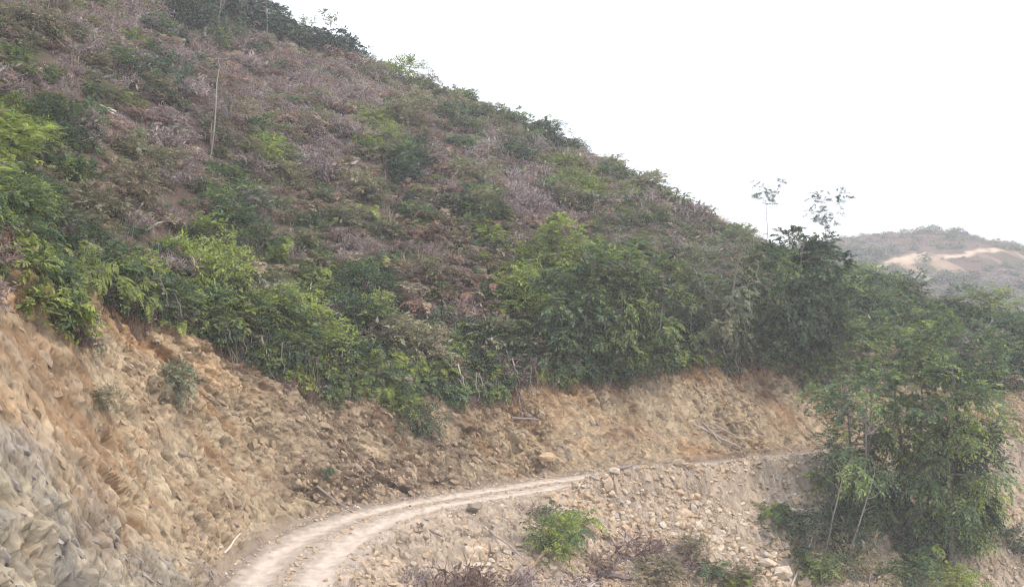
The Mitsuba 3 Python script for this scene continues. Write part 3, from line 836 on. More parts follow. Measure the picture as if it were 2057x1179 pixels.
# along the lip of the cutting
for a in [
    (15, 470, 90, 'fern', 'silver green drooping ferns at the left edge over the bank', 1.0, 'hill'),
    (100, 460, 120, 'dark', 'dark overhanging bush at the left end of the lip', .9, 'hill'),
    (185, 505, 110, 'dark', 'dark overhanging bush right of the first at the left end of the lip', .9, 'hill'),
    (215, 540, 130, 'fern', 'deep green fern clump hanging over the orange earth at the left', 1.0, 'hill'),
    (255, 470, 120, 'grass', 'silvery long grass on the lip at the left', 1.0, 'hill'),
    (310, 540, 120, 'grass', 'silvery green reed grass leaning out over the bank at the left', 1.0, 'hill'),
    (285, 575, 100, 'fern', 'drooping fern left of the first bright bush', 1.0, 'hill'),
    (335, 600, 110, 'dark', 'dark green bush at the foot of the first bright bush', .9, 'hill'),
    (415, 585, 150, 'bright', 'tall bright yellow green bush, first of the bright row on the lip', 1.35, 'hill'),
    (415, 625, 120, 'green', 'green bush below the first bright bush on the lip', .9, 'hill'),
    (500, 655, 120, 'green', 'green bush below the gap between two bright bushes on lip', .9, 'hill'),
    (555, 645, 150, 'bright', 'broad bright yellow green bush, second of the bright row on the lip', 1.0, 'hill'),
    (645, 705, 150, 'bright', 'bright yellow green bush, third of the bright row on the lip', 1.0, 'hill'),
    (590, 705, 110, 'green', 'green bush hanging under the second bright bush', .8, 'hill'),
    (695, 745, 120, 'green', 'green bush right of the third bright bush', .9, 'hill'),
    (745, 765, 110, 'fern', 'green fern clump on the lip left of the yellowish hanging bush', 1.0, 'hill'),
    (790, 820, 90, 'bright', 'yellowish bush hanging lowest over the cutting', 1.0, 'bank'),
    (850, 870, 90, 'dark', 'dark green bush hanging down the middle of the cutting', 1.1, 'bank'),
    (820, 800, 100, 'fern', 'drooping ferns above the dark hanging bush', 1.0, 'bank'),
    (830, 720, 120, 'olive', 'olive bush on the lip left of the silver reeds', 1.0, 'hill'),
    (900, 720, 130, 'grass', 'silver green reeds on the lip left of the dead dark stump', 1.0, 'hill'),
    (930, 770, 120, 'grass', 'palm like arching grass hanging over the lip', .9, 'hill'),
    (900, 780, 100, 'fern', 'green ferns under the silver reeds', .9, 'hill'),
    (960, 735, 90, 'straw', 'dry grass hanging left of the dead dark stump', .9, 'hill'),
    (1030, 735, 130, 'twiggy', 'dark tangle of bare branches on the lip left of the tree group', 1.0, 'hill'),
    (1060, 610, 120, 'bright', 'yellow green leafy shrub left of the tree group', 1.2, 'hill'),
    (1010, 640, 90, 'fern', 'green ferns under the yellow green shrub left of the tree group', 1.0, 'hill'),
    (1385, 730, 120, 'fern', 'fern clump on the lip between the olive tree and the dark tree', 1.0, 'hill'),
    (1240, 750, 130, 'dark', 'dark bush on the lip under the tree group', .9, 'hill'),
    (1320, 740, 110, 'dark', 'dark bush on the lip right of the middle of the tree group', .9, 'hill'),
    (1150, 760, 120, 'fern', 'dark ferns on the lip under the left of the tree group', .9, 'hill'),
    (1520, 715, 120, 'green', 'green bush on the lip below the dark tall tree', .9, 'hill'),
    (1600, 755, 120, 'dark', 'dark bush on the lip at the right end of the bank', .9, 'hill'),
    (1750, 640, 150, 'green', 'green shrub with drooping leaves right of the dark tall tree', 1.1, 'hill'),
    (1800, 670, 140, 'fern', 'pale green ferns right of the drooping green shrub', 1.0, 'hill'),
    (1780, 690, 100, 'twiggy', 'greyish bare bush above the fallen pole on the right', .9, 'hill'),
    (1720, 590, 110, 'green', 'green shrub on the right shoulder of the hill', 1.0, 'hill'),
    (1800, 600, 120, 'green', 'green shrub farther down the right shoulder of the hill', 1.0, 'hill'),
    (1860, 650, 140, 'fern', 'green ferns behind the tall tree on the right', 1.0, 'hill'),
    (1980, 650, 130, 'green', 'green shrub on the right shoulder close to the tall tree', 1.0, 'hill'),
    (2035, 690, 120, 'green', 'green bush cut by the right edge above the orange earth', 1.0, 'hill'),
    (2048, 745, 70, 'dark', 'dark bush cut by the right edge just over the orange bank', 1.0, 'hill'),
    (1700, 700, 90, 'fern', 'ferns beside the orange soil right of the dark tall tree', 1.0, 'hill'),
    (205, 805, 70, 'olive', 'small olive plant growing on the left bank face', .8, 'bank'),
    (370, 790, 90, 'olive', 'olive weed patch on the bank under the first bright bush', 1.2, 'bank'),
    (665, 965, 34, 'fern', 'little green plant low on the bank above the bend', 2.2, 'bank'),
    (1160, 1055, 130, 'fern', 'topmost green ferny clump on the rubble below the bend', 1.0, 'scree'),
    (1108, 1108, 130, 'green', 'deep green bushy clump on the rubble below the topmost clump', 1.0, 'scree'),
    (1140, 1095, 130, 'fern', 'mid green ferny green plant between the topmost clump and the deep green clump', .9, 'scree'),
    (1590, 1065, 130, 'dark', 'dark green leafy bush on the scree left of the thin leaning trunks', .8, 'scree'),
    (1560, 1030, 90, 'fern', 'dark ferns behind the leafy bush on the scree', .9, 'scree'),
    (1420, 1150, 110, 'fern', 'drooping green fern at the bottom edge on the scree', 1.0, 'scree'),
    (1400, 1110, 70, 'olive', 'yellowish weed above the drooping fern at the bottom', .9, 'scree'),
    (1265, 1110, 180, 'twiggy', 'dark purple dead bush on the scree right of the deep green clump', .75, 'scree'),
    (1350, 1125, 150, 'twiggy', 'bare brown bush right of the purple dead bush', .7, 'scree'),
    (1200, 1140, 130, 'twiggy', 'brown bare bush in front of the purple dead bush', .7, 'scree'),
    (1310, 1165, 110, 'olive', 'olive weed at the bottom edge left of the drooping green fern', .8, 'scree'),
    (1040, 1165, 110, 'mauve', 'bare brown bush at the bottom edge below the broken root', .8, 'scree'),
    (830, 1160, 90, 'mauve', 'small dead bush at the bottom edge closest to the track', .8, 'scree'),
    (1470, 1178, 90, 'fern', 'green fern at the bottom edge right of the drooping green fern', .9, 'scree'),
    (1610, 1130, 80, 'green', 'low green plant on the scree just under the dark leafy bush', .8, 'scree'),
    (1820, 1175, 110, 'green', 'green bush at the bottom edge right of the olive leafy bush', .9, 'scree'),
    (1500, 1165, 90, 'olive', 'olive weed on the scree by the large pale boulder', .7, 'scree'),
    (1080, 1030, 90, 'twiggy', 'low bare bush behind the topmost green clump on the rubble', .7, 'scree'),
    (915, 1178, 150, 'twiggy', 'grey bare bush at the bottom edge beside the track', 1.0, 'scree'),
    (975, 1175, 110, 'twiggy', 'grey bare bush right of the one beside the track', .9, 'scree'),
    (1150, 1175, 130, 'mauve', 'brown dead bush at the bottom edge in the middle', .7, 'scree'),
    (1660, 1160, 110, 'green', 'green bush at the bottom left of the tall trees', .8, 'scree'),
    (1930, 1178, 110, 'bright', 'bright green bush at the bottom right edge', .8, 'scree'),
    (1740, 1170, 120, 'olive', 'olive leafy bush under the tall trees at the bottom', 1.3, 'scree'),
    (1850, 1130, 130, 'fern', 'bluish green ferns under the tallest tree', 1.2, 'scree'),
    (2040, 1100, 70, 'dark', 'dark bush at the lower right edge', 1.2, 'scree'),
    (1700, 1090, 120, 'dark', 'dark bush behind the thin leaning trunks', 1.2, 'scree'),
    (1790, 1060, 130, 'green', 'green bush in the middle under the tall trees', 1.2, 'scree'),
]:
    spec(*a[:5], hs=a[5], region=a[6])

# clumps filling the lip from end to end, and dry stalks and roots hanging from it
lu = u_of_s(np.arange(s_of_u(.5), s_of_u(10.4), .21))
for u in lu:
    for rep in range(2):
        v = R2.uniform(-.005, .03) * (1 if rep == 0 else 2.2)
        P = hill_at(u + R2.normal(0, .02), max(v, 0))
        left = sstep(3.8, 3.0, u)
        kd = R2.choice(['fern', 'dark', 'green', 'grass', 'bright', 'mauve', 'olive', 'straw', 'brown'], p=[.22, .2, .15, .12, .06 + .04 * left, .08, .07, .04, .06 - .04 * left])
        s = R2.uniform(.45, .95)
        stuff('undergrowth', LOW[kd][R2.integers(len(LOW[kd]))], P + [0, 0, -.12], R2.uniform(0, 360), (s, s, s * R2.uniform(.7, 1.1)))


# long grass drooping over the edge, thickest on the left
for s in np.arange(s_of_u(1.0), s_of_u(9.6), .16):
    u = u_of_s(s)
    if R2.uniform() > (.45 if u < 2.2 else .9 if u < 4.3 else .45):
        continue
    P = hill_at(u, max(R2.normal(.002, .004), 0))
    d = norm(f_dir(u))
    z = R2.uniform(.6, 1.25) * (.75 if u < 2.2 else 1.1 if u < 4.3 else .8)
    kd = R2.choice(['droop', 'droop', 'droop', 'fern', 'grass'])
    stuff('undergrowth', LOW[kd][R2.integers(len(LOW[kd]))], P + np.array([d[0] * .12, d[1] * .12, -.05]), R2.uniform(0, 360), z, tilt=(-d[1], d[0], R2.uniform(25, 70)))

# tongues of growth spilling down over the bare face
for k in range(520):
    s = R2.uniform(s_of_u(1.0), s_of_u(9.8))
    depth = .04 + .24 * sstep(.42, .68, float(fbm2(np.array([s * .28]), np.array([2.0]), 3, 97)[0]))
    w = 1 - depth * R2.uniform(0, 1) ** 1.3
    i, j = np.searchsorted(bs, s), int(w * (len(bw) - 1))
    if i >= len(bs):
        continue
    kd = R2.choice(['fern', 'dark', 'green', 'mauve', 'twiggy', 'grass', 'bright', 'brown'], p=[.24, .2, .14, .14, .08, .1, .05, .05])
    z = R2.uniform(.4, .85)
    stuff('undergrowth', LOW[kd][R2.integers(len(LOW[kd]))], BP[i, j] - Bn[i, j] * .08, R2.uniform(0, 360), (z, z, z * R2.uniform(.7, 1.0)), tilt=(-Bn[i, j][1], Bn[i, j][0], R2.uniform(15, 50)))


def make_hanging(seed, n=34, t=.84, b=.32, ln=1.0):
    r = np.random.default_rng(seed)
    mb = MB()
    for k in range(n):
        a = np.array([r.normal(0, .45), r.normal(0, .12), r.uniform(-.1, .25)])
        L_ = ln * r.uniform(.4, 1.1)
        e = a + np.array([r.normal(0, .18), -.3 * r.uniform(.3, 1.2), -L_])
        p = wander(r, a, e, 7, .035)
        p[:2, 2] += [.0, .12]
        ribbon(mb, p, r.uniform(.012, .03) * np.linspace(1.2, .4, 7), np.clip(t + r.normal(0, .06), 0, 1), np.clip(b + r.normal(0, .14), .05, 1), r.normal(0, 1, 3))
    return {'roots': (mb, 'wood')}


for i in range(3):
    group('hang%d' % i, make_hanging(300 + i, 36, .84 - .05 * i, .3))
for x, y, w, rot, lab in [(215, 560, 130, 50, 'dark roots and dead stems hanging over the orange earth at the left'), (265, 590, 110, 50, 'grey dead stems hanging beside the dark roots at the left'),
                     (455, 690, 110, 45, 'dry roots hanging below the first bright bush'), (530, 735, 120, 45, 'dry roots hanging below the second bright bush'),
                     (620, 775, 110, 45, 'dry roots hanging below the third bright bush'), (720, 800, 90, 40, 'brown stems hanging left of the yellowish hanging bush'),
                     (930, 775, 110, 35, 'straw coloured stems hanging left of the dark stump'), (1030, 755, 110, 25, 'thick curtain of dark dead stems at the dark stump'),
                     (1075, 760, 80, 25, 'dark dead stems right of the thick curtain of stems'), (1210, 765, 90, 20, 'dark roots hanging under the left trees of the group'),
                     (1300, 760, 90, 20, 'dark roots hanging under the middle of the tree group'), (1450, 725, 80, 20, 'grey roots hanging under the olive tree'),
                     (1560, 735, 90, 20, 'brown roots hanging under the dark tall tree')]:
    P = at(x, y, 'hill') + np.array([0, -.25, .15])
    s = w / 2 * P[1] / FPX / .6
    thing('hanging_roots', lab, 'roots', grp='hang%d' % R2.integers(3), loc=P, rot=rot, scale=(s, s, s * 1.1))

# ---------------------------------------------------------------- trees
def tree_at(name, label, x, yb, yt, w, region, sink=.3, **k):
    P = at(x, yb, region)
    H = (yb - yt) * P[1] / FPX
    Rr = w / 2 * P[1] / FPX
    thing(name, label, 'tree', parts=make_tree(H=H, R=Rr, **k), loc=P - np.array([0, 0, sink]))
    return P


tree_at('broadleaf_tree', 'dark green bushy tree, leftmost of the tree group above the bank', 1150, 735, 500, 160, 'hill', seed=1, base=.12, limbs=22, nspray=850, clump=.29, t=.11, b=.68, stems=2, L=0.27)
tree_at('broadleaf_tree', 'green bushy tree with paler top, second of the tree group above the bank', 1235, 735, 475, 190, 'hill', seed=2, base=.12, limbs=24, nspray=950, clump=.29, t=.16, b=.72, stems=2, L=0.27)
tree_at('broadleaf_tree', 'green bushy tree in the middle of the tree group above the bank', 1310, 730, 505, 150, 'hill', seed=3, base=.15, limbs=20, nspray=700, clump=.29, t=.14, b=.7, stems=2, L=0.27)
tree_at('yellowish_tree', 'small yellow green treetop behind the tree group', 1128, 560, 425, 95, 'hill', seed=4, base=.2, limbs=12, nspray=380, t=.25, b=.55, L=0.25)
tree_at('olive_tree', 'olive green tree with thin open crown on the lip', 1460, 715, 440, 185, 'hill', seed=5, base=.18, limbs=24, nspray=1000, t=.42, b=.54, stems=2, L=0.22, spray=.5)
tree_at('pale_climbing_shrub', 'pale green leafy column against the olive tree', 1385, 700, 540, 85, 'hill', seed=6, base=.1, limbs=12, nspray=420, t=.34, b=.6, L=0.21, spray=.4)
tree_at('dark_tall_tree', 'tall dark green tree at the right end of the tree group', 1590, 755, 500, 200, 'hill', seed=7, shape='column', base=.12, limbs=26, nspray=1200, clump=.3, t=.09, b=.62, stems=2, L=0.28, droop=.5)
tree_at('dark_tall_tree', 'dark green tree just right of the tallest dark tree', 1660, 740, 500, 130, 'hill', seed=8, base=.12, limbs=18, nspray=800, t=.07, b=.45, L=0.28, droop=.5)
tree_at('spindly_tree', 'spindly bare tree with a small leaf tuft against the sky, left one of the pair', 1540, 560, 352, 70, 'hill', seed=9, base=.8, limbs=6, nspray=64, t=.06, b=.4, L=0.24, nl=6, spray=.4, bark=.9, barkb=.3, r0=.042, clump=.22, shape='top')
tree_at('spindly_tree', 'spindly tree with a loose crown against the sky, right one of the pair', 1650, 590, 382, 100, 'hill', seed=10, base=.72, limbs=9, nspray=120, t=.05, b=.4, L=0.24, nl=7, spray=.45, bark=.9, barkb=.3, r0=.045, clump=.25, lean=(.5, 0), shape='top')
# below the track on the right
tree_at('leaning_leafy_tree', 'green tree of drooping leaves left of the tallest tree below the track', 1725, 1075, 715, 215, 'scree', seed=11, base=.22, limbs=28, nspray=1250, clump=.27, shape='column', spread=.45, bark=.85, barkb=.2, t=.13, b=.72, stems=3, L=0.22, droop=.55, spray=.62)
tree_at('leaning_leafy_tree', 'tallest leafy tree below the track near the right edge', 1915, 1120, 600, 225, 'scree', seed=12, base=.14, limbs=40, nspray=2000, clump=.27, bark=.85, barkb=.2, shape='column', spread=.35, t=.14, b=.72, stems=3, L=0.22, droop=.55, spray=.68)
tree_at('leaning_leafy_tree', 'leafy tree between the two taller ones below the track', 1830, 1085, 690, 140, 'scree', seed=13, base=.3, limbs=20, nspray=620, clump=.28, bark=.85, barkb=.2, t=.15, b=.62, stems=2, L=0.22, droop=.5)
tree_at('leaning_leafy_tree', 'dark leafy tree behind the tallest tree below the track', 1945, 1090, 820, 110, 'scree', seed=14, base=.3, limbs=22, nspray=900, t=.07, b=.5, stems=2, L=0.22, droop=.5)
# on the crest
for i, (x, yb, yt, w, lab) in enumerate([(350, 40, -60, 120, 'dark evergreen at the left of the crest trees'), (430, 45, -70, 110, 'dark evergreen second from the left on the crest'), (485, 55, -45, 100, 'dark evergreen in the middle of the crest trees'),
                                         (535, 65, 10, 80, 'low dark evergreen on the falling crest'), (580, 85, 45, 80, 'bushy dark evergreen right of the low one on the crest'), (640, 98, 70, 80, 'rounded dark evergreen by the thin tree on the crest'), (690, 105, 72, 60, 'last small dark evergreen on the falling crest')]):
    tree_at('crest_tree', lab, x, yb, yt, w, 'hill', seed=20 + i, base=.05, limbs=14, nspray=420, t=.05, b=.42, L=0.42, nl=7, spray=.75, clump=.6)
tree_at('thin_crest_tree', 'thin tree with a ragged tuft of leaves above the crest evergreens', 540, 80, -15, 70, 'hill', seed=30, base=.6, limbs=8, nspray=40, t=.08, b=.45, L=0.34, nl=6, bark=.95, barkb=.5, r0=.07, clump=.3)
tree_at('thin_crest_tree', 'thin tree with a few yellowish leaves on the crest', 612, 88, 25, 50, 'hill', seed=31, base=.7, limbs=6, nspray=40, t=.3, b=.5, L=0.31, nl=5, bark=1.0, barkb=.6, r0=.06, clump=.3)
tree_at('thin_crest_tree', 'pale thin tree bent to the right on the crest', 655, 103, 20, 60, 'hill', seed=32, base=.8, limbs=6, nspray=40, t=.3, b=.5, L=0.31, nl=5, bark=1.0, barkb=.8, r0=.08, clump=.25, lean=(.7, 0))
for a in [(745, 112, 40, 'dark', 'small upright dark shrub on the crest right of the evergreens', 1.4), (815, 150, 90, 'bright', 'yellowish green bush standing up from the crest', 1.0), (860, 170, 60, 'olive', 'olive bush right of the yellowish bush on the crest', 1.0),
          (940, 200, 50, 'green', 'small green bush on the middle of the crest', 1.0), (1110, 280, 80, 'dark', 'dark rounded bush on the crest above the right slope', .9), (1150, 300, 60, 'dark', 'dark low bush right of the rounded one on the crest', .8), (1043, 240, 16, 'grass', 'tiny upright plant alone on the crest', 2.5)]:
    spec(*a[:5], hs=a[5])

# ---------------------------------------------------------------- poles, stumps, logs and sticks
def pole(name, label, cat, a, b, r0, r1, t=1.0, bri=.75, region='hill', n=7, wob=.02, up=None, seed=0, lift=.0, twigs=0):
    """a stick from the ground at pixel a: to pixel b at the same distance when up, else to the ground at pixel b"""
    r = np.random.default_rng(900 + seed)
    A_ = at(*a, region)
    B_ = unpx(b[0], b[1], A_[1] + up) if up is not None else at(*b, region)
    B_ = B_ + [0, 0, lift]
    mb = MB()
    ln = np.linalg.norm(B_ - A_)
    p = wander(r, [0, 0, -.15 if up is not None else .05], B_ - A_ + [0, 0, .0 if up is not None else .08], n, wob * ln / 4)
    tube(mb, p, np.linspace(r0, r1, n), t, bri, 6)
    parts = {'stem': (mb, 'wood')}
    if twigs:
        for k in range(twigs):
            tw = MB()
            o = p[r.integers(n // 2, n)]
            e = o + norm((B_ - A_) / ln + r.normal(0, .7, 3)) * ln * r.uniform(.12, .3)
            tube(tw, wander(r, o, e, 4, .02 * ln), np.linspace(r1 * .7, r1 * .3, 4), t, bri, 4)
            parts['twig' + (f'_{k:03d}' if k else '')] = (tw, 'wood')
    thing(name, label, cat, parts=parts, loc=A_)


pole('dead_tree', 'tall pale bare trunk standing alone on the left slope', 'dead tree', (424, 312), (440, 140), .042, .025, .96, .22, up=0, wob=.03, seed=1, twigs=3)
pole('bare_sapling', 'short orange brown dead sapling at the foot of the tall bare trunk', 'dead tree', (430, 300), (425, 250), .06, .03, .66, .6, up=-.5, seed=2)
pole('cut_stump', 'pale cut stump near the crest, left of the pair', 'stump', (416, 82), (415, 52), .14, .12, 1.0, .8, up=0, n=4, seed=3)
pole('cut_stump', 'pale cut stump near the crest, thick one of the pair', 'stump', (482, 66), (482, 46), .18, .16, 1.0, .7, up=0, n=4, seed=4)
pole('cut_stump', 'thin pale stump beside the thick one near the crest', 'stump', (502, 68), (503, 52), .1, .09, 1.0, .65, up=0, n=4, seed=5)
pole('cut_stump', 'small white stump on the right slope', 'stump', (967, 362), (967, 344), .13, .11, 1.0, 1.0, up=0, n=4, seed=6)
pole('grey_dead_tree', 'grey bare trunk in front of the crest evergreens', 'dead tree', (440, 75), (446, -20), .07, .04, .9, .12, up=0, seed=7, twigs=4)
for i, (a, b, r0, t, bri, lab) in enumerate([((345, 300), (372, 368), .05, 1.0, .85, 'pale curved stick lying below the tall bare trunk'), ((312, 328), (370, 358), .04, .95, .6, 'grey stick lying left of the pale curved stick'),
        ((138, 370), (168, 398), .05, 1.0, .8, 'pale cut stick above the ferns at the left'), ((455, 308), (520, 322), .07, .9, .15, 'dark fallen branch below the tall bare trunk'),
        ((172, 200), (240, 235), .08, 1.0, .9, 'white cut branches on the upper left slope'), ((200, 205), (238, 238), .05, 1.0, .9, 'thin white branch beside the white cut branches'),
        ((922, 512), (958, 536), .12, .88, .2, 'dark fallen log in the rusty patch'), ((618, 566), (650, 572), .035, 1.0, .9, 'pale crossed twig above the bright lip bushes'), ((630, 580), (634, 560), .035, 1.0, .9, 'short pale twig crossing the other above the bright bushes'),
        ((780, 240), (803, 268), .06, 1.0, .8, 'pale stick by the yellow green bush on the upper slope'), ((938, 262), (962, 258), .08, 1.0, .95, 'white curled frond stalk near the crest'), ((965, 285), (972, 305), .06, 1.0, .8, 'pale stick on the purple dead shrub'),
        ((1030, 530), (1075, 525), .05, 1.0, .7, 'pale stick under the yellow green shrub'), ((280, 470), (350, 455), .05, .98, .6, 'pale bent stalk over the silvery grass at the left'), ((330, 485), (372, 478), .05, .98, .6, 'pale stalk behind the first bright bush'),
        ((560, 250), (640, 232), .05, .97, .6, 'grey stick on the middle slope'), ((690, 215), (735, 208), .05, .97, .6, 'grey stick on the upper middle slope'), ((850, 400), (905, 415), .06, .96, .6, 'grey stick in the middle of the lower slope'),
        ((1735, 716), (1800, 692), .11, 1.0, .62, 'pale fallen pole lying on the orange soil at the right'), ((1290, 350), (1335, 372), .05, .97, .6, 'grey stick on the right end of the slope')]):
    pole('fallen_branch', lab, 'branch', a, b, r0, r0 * .6, t, bri, seed=20 + i, n=6, wob=.06, lift=.25)
for i, (a, b, r0, t, bri, reg, lab, lift) in enumerate([((455, 1116), (487, 1084), .035, 1.0, .6, 'bank', 'pale stick leaning at the foot of the left bank', .1), ((640, 975), (702, 1032), .045, .9, .25, 'bank', 'dark stick lying down the bank above the bend', .1),
        ((362, 910), (388, 926), .05, .9, .15, 'bank', 'short black stick on the left bank', .1), ((1395, 850), (1485, 905), .06, .93, .5, 'bank', 'grey dead branch lying down the right of the bank', .25),
        ((1410, 845), (1450, 900), .04, .93, .45, 'bank', 'thin grey branch beside the dead branch on the right bank', .25), ((1430, 850), (1500, 900), .035, .95, .5, 'bank', 'thin grey branch crossing the dead branch on the right bank', .3),
        ((1030, 842), (1080, 852), .07, .88, .2, 'bank', 'dark root lying in the middle of the bank', .1), ((1130, 890), (1150, 925), .035, .9, .3, 'bank', 'dark twig on the bank above the pale boulder', .1),
        ((1235, 938), (1275, 937), .07, .9, .3, 'scree', 'dark log on the rubble edge beyond the bend', .1), ((838, 1050), (885, 1085), .05, .88, .25, 'scree', 'dark stick at the outer edge of the track', .1),
        ((980, 1070), (1060, 1130), .04, .92, .35, 'scree', 'thin brown stick on the rubble below the bend', .1), ((1300, 1090), (1370, 1098), .05, .88, .2, 'scree', 'dark branch on the scree right of the purple dead bush', .15),
        ((1060, 1150), (1100, 1115), .06, .7, .5, 'scree', 'reddish broken root below the deep green clump', .2), ((1200, 1150), (1270, 1170), .12, .86, .2, 'scree', 'thick dark log at the bottom edge', .1), ((1595, 1175), (1645, 1075), .045, 1.0, .45, 'scree', 'pale straight stake lying on the scree', .6)]):
    pole('dead_branch', lab, 'branch', a, b, r0, r0 * .6, t, bri, region=reg, seed=60 + i, n=6, wob=.07, lift=lift, twigs=3 if r0 > .055 else 0)
pole('leaning_dead_tree', 'thin pale leaning trunk in front of the trees below the track', 'dead tree', (1700, 1115), (1750, 975), .04, .02, 1.0, .32, region='scree', up=-.8, seed=90, twigs=5)
pole('leaning_dead_tree', 'thin greyish leaning trunk left of the pale one below the track', 'dead tree', (1652, 1108), (1692, 960), .038, .018, .98, .25, region='scree', up=-.8, seed=91, twigs=5)

# ---------------------------------------------------------------- stones
for i in range(6):
    v, f = make_stone(400 + i)
    r = np.random.default_rng(450 + i)
    mb = MB()
    mb.add(v, f, np.array([[.0, .55], [.15, .6], [.12, .8], [.75, .7], [.5, .55], [.68, .85]][i]))
    group('stone%d' % i, {'stone': (mb, 'stone')})


def put_stone(key, P, s, kind=None):
    scene[key] = {'type': 'instance', 'group': {'type': 'ref', 'id': 'kind_stone%d' % (R3.choice(6, p=[.24, .22, .2, .16, .06, .12]) if kind is None else kind)},
                  'to_world': T().translate([float(x) for x in P]) @ T().rotate([float(x) for x in R3.normal(0, 1, 3)], float(R3.uniform(0, 35))) @ T().rotate([0, 0, 1], float(R3.uniform(0, 360))) @ T().scale([float(s * x) for x in R3.uniform(.8, 1.2, 3)])}


R3 = np.random.default_rng(9)
# scree: streams of tipped rock
n = 54000
su, stt = u_of_s(R3.uniform(s_of_u(1.6), s_of_u(9.6), n)), R3.uniform(.1, 10, n)
su[-9000:] = u_of_s(R3.uniform(s_of_u(4.6), s_of_u(7.6), 9000))
SP = scree_at(su, stt)
SQ = px_of(SP)
dens = np.where(su > 5.3, .5, .22) + .5 * sstep(.45, .58, fbm2(SP[:, 0] * .33, SP[:, 1] * .33, 3, 95))
stream = np.abs(SQ[:, 1] - np.interp(SQ[:, 0], [1140, 1250, 1400, 1550, 1650], [960, 1000, 1050, 1110, 1179]))
dens = np.maximum(dens, 1.0 * (stream < 55) * (SQ[:, 0] > 1120) * (SQ[:, 0] < 1680))
dens = np.maximum(dens, .9 * (np.abs(stt - .8) < .5) * (su > 4))
bare = np.hypot((SQ[:, 0] - 1020) / 90, (SQ[:, 1] - 1050) / 50) < 1
dens[bare] *= .25
size = .036 + .15 * R3.uniform(0, 1, n) ** 6 * np.where(stream < 60, 1.25, 1.0)
ok = (R3.uniform(0, 1, n) < dens) & (SQ[:, 0] > -60) & (SQ[:, 0] < 2120) & (SQ[:, 1] < 1240)
idx = np.nonzero(ok)[0]
big = size[idx] * FPX / SP[idx, 1] * ((SQ[idx, 1] < 1175) & (SQ[idx, 0] < 2050))
order = idx[np.argsort(-big)]
for k, i in enumerate(order):
    put_stone(f'scree_slope__stone_{k + 1:03d}' if k < 300 else f'scree_slope__rubble__{k:05d}', SP[i] + [0, 0, size[i] * R3.uniform(-.25, .3)], size[i])
labels['scree_slope__rubble'] = {'kind': 'stuff'}
# bank: angular fragments of the fractured face, lying along the dip, coloured like the rock they break from
for i in range(8):
    v, f = make_stone(470 + i)
    mb = MB()
    mb.add(v, f, np.array([[.0, .1], [.08, .25], [.22, .15], [.3, .05], [1.0, .35], [.12, .35], [.5, .1], [.52, .3]][i]))
    group('chip%d' % i, {'stone': (mb, 'stone')})
n = 8500
bi, bj = R3.integers(0, BP.shape[0], n), (R3.uniform(0, 1, n) ** 1.15 * (BP.shape[1] - 14)).astype(int) + 3
bq = bpx[bi, bj]
bsz = .035 + .16 * R3.uniform(0, 1, n) ** 4
vis = (bq[:, 0] > -60) & (bq[:, 0] < 2100) & (bq[:, 1] < 1230) & (R3.uniform(0, 1, n) < .25 + .75 * sstep(.42, .56, fbm2(S[bi, bj] * .7, W[bi, bj] * .7, 3, 99)))
bi, bj, bsz = bi[vis], bj[vis], bsz[vis]
order = np.argsort(-bsz * FPX / BP[bi, bj, 1])
along = norm(np.gradient(f_in(u_of_s(bs)), axis=0))
for k, o in enumerate(order):
    i, j = bi[o], bj[o]
    a = along[i]
    nn = norm(Bn[i, j] + R3.normal(0, .28, 3))
    up = norm(np.cross(Bn[i, j], a))
    up = up * np.sign(up[2])
    th_ = th + R3.normal(0, .3)
    l = norm(a * math.cos(th_) - up * math.sin(th_) + R3.normal(0, .1, 3))
    l = norm(l - nn * (l @ nn))
    c = np.cross(nn, l)
    z = bsz[o]
    M = np.eye(4)
    M[:3, 0], M[:3, 1], M[:3, 2] = l * z * R3.uniform(1.0, 1.8), c * z * R3.uniform(.7, 1.1), nn * z * R3.uniform(.7, 1.1)
    M[:3, 3] = BP[i, j] - nn * z * R3.uniform(.05, .35)
    kind = R3.choice([6, 7]) if grey[i, j] > .45 else R3.choice([0, 1, 2, 3, 4, 5], p=[.24, .2, .16, .16, .06, .18])
    scene[f'earth_bank__stone_{k + 1:03d}' if k < 280 else f'earth_bank__chips__{k:05d}'] = {'type': 'instance', 'group': {'type': 'ref', 'id': 'kind_chip%d' % kind}, 'to_world': T(M)}
labels['earth_bank__chips'] = {'kind': 'stuff'}
n = 5200
gu, gw = u_of_s(R3.uniform(s_of_u(1.6), s_of_u(9), n)), np.where(R3.uniform(0, 1, n) < .35, R3.normal(.46, .05, n), np.where(R3.uniform(0, 1, n) < .6, R3.normal(1.0, .07, n), R3.normal(0.0, .06, n)))
GP = f_out(gu) + (f_in(gu) - f_out(gu)) * gw[:, None]
gs = .018 + .075 * R3.uniform(0, 1, n) ** 3
gq = px_of(GP)
vis = (gq[:, 1] < 1230) & (gq[:, 0] < 2100)
tree_t = cKDTree(TP.reshape(-1, 3)[:, :2])
GP[:, 2] = TP.reshape(-1, 3)[tree_t.query(GP[:, :2])[1], 2]
for k in np.nonzero(vis)[0]:
    put_stone(f'dirt_track__gravel__{k:05d}', GP[k] + [0, 0, gs[k] * .1], gs[k])
labels['dirt_track__gravel'] = {'kind': 'stuff'}
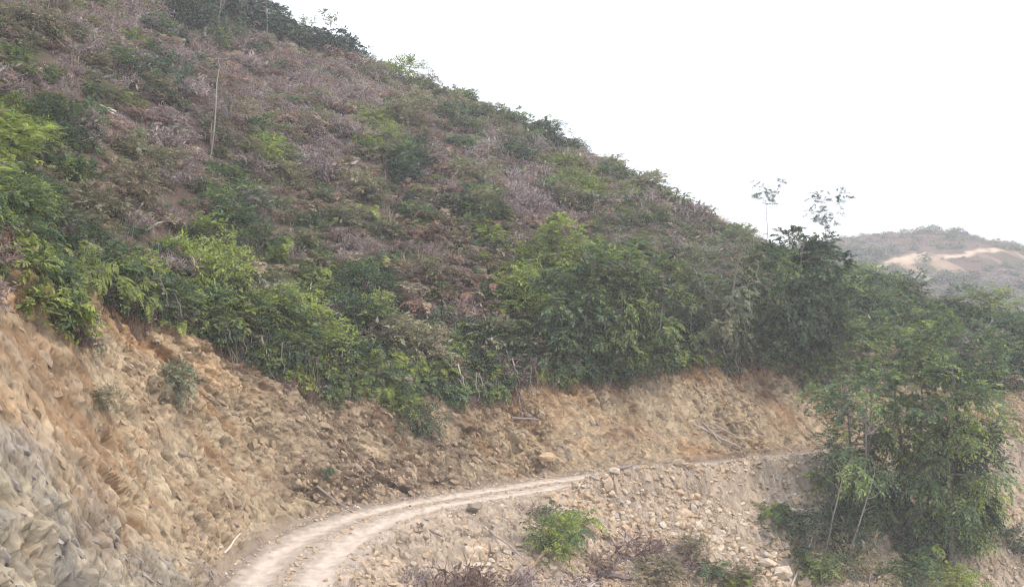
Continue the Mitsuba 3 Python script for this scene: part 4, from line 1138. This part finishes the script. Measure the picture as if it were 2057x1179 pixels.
for x, y, w, reg, t, lab in [(1148, 958, 26, 'scree', 0, 'pale rounded boulder at the edge of the track on the bend'), (1100, 922, 44, 'bank', 1, 'orange brown rock slab at the foot of the bank by the bend'), (1240, 945, 40, 'scree', 3, 'pale flat boulder beside the dark log on the rubble edge'),
                             (1570, 1150, 52, 'scree', 3, 'large pale boulder at the bottom of the scree'), (1540, 1130, 44, 'scree', 3, 'pale flat boulder up the scree from the large one'), (312, 680, 22, 'bank', 2, 'whitish stone sticking out of the left bank'),
                             (448, 1098, 14, 'bank', 3, 'white stone at the foot of the left bank beside the pale stick'), (1370, 925, 30, 'scree', 0, 'tan boulder on the rubble edge beyond the bend'), (955, 1018, 40, 'scree', 4, 'dull grey boulder beside the track before the bend')]:
    P = at(x, y, reg)
    v, f = make_stone(500 + x)
    mb = MB()
    mb.add(v, f, np.array([[.0, .25, .5, .75, 1.][t], .62]))
    s = w / 2 * P[1] / FPX
    thing('boulder', lab, 'rock', parts={'stone': (mb, 'stone')}, loc=P + np.array([0, 0, .25 * s]), rot=R3.uniform(0, 360), scale=(s, s, s))

# ---------------------------------------------------------------- scrub on the far hill
q = FAR.reshape(-1, 3)
fx = px_of(q)
sel = np.nonzero((fx[:, 0] > 1560) & (fx[:, 0] < 2150) & (fx[:, 1] < 700))[0]
scarm = np.interp(q[:, 0], SCAR_X, SCAR_Z)
pick = R3.choice(sel, 2600)
for k, i in enumerate(pick):
    if -3.6 < q[i, 2] - scarm[i] < 1.6 and q[i, 0] > 101 and R3.uniform() < .85:
        continue
    kd = ['dark', 'green', 'olive', 'mauve', 'mauve', 'brown'][R3.integers(6)]
    s = R3.uniform(.6, 1.5) * (1 + .9 * float(fbm2(q[i, 0:1] * .05, q[i, 1:2] * .05, 3, 98)[0] > .52))
    stuff('far_scrub', LOW[kd][R3.integers(len(LOW[kd]))], q[i] - [0, 0, .3], R3.uniform(0, 360), (s, s, s * R3.uniform(.6, 1)))
labels['far_scrub'] = {'label': 'hazy scrub covering the far hill behind the valley', 'category': 'scrub', 'kind': 'stuff'}


# ---------------------------------------------------------------- haze
scene['haze'] = {'type': 'cube', 'to_world': T().translate([0, 0, 8]).scale([950, 950, 66]), 'bsdf': {'type': 'null'}, 'interior': {'type': 'ref', 'id': 'haze_air'}}
labels['haze'] = {'label': 'thin pale haze lying over the whole valley and hills', 'category': 'haze', 'kind': 'stuff'}
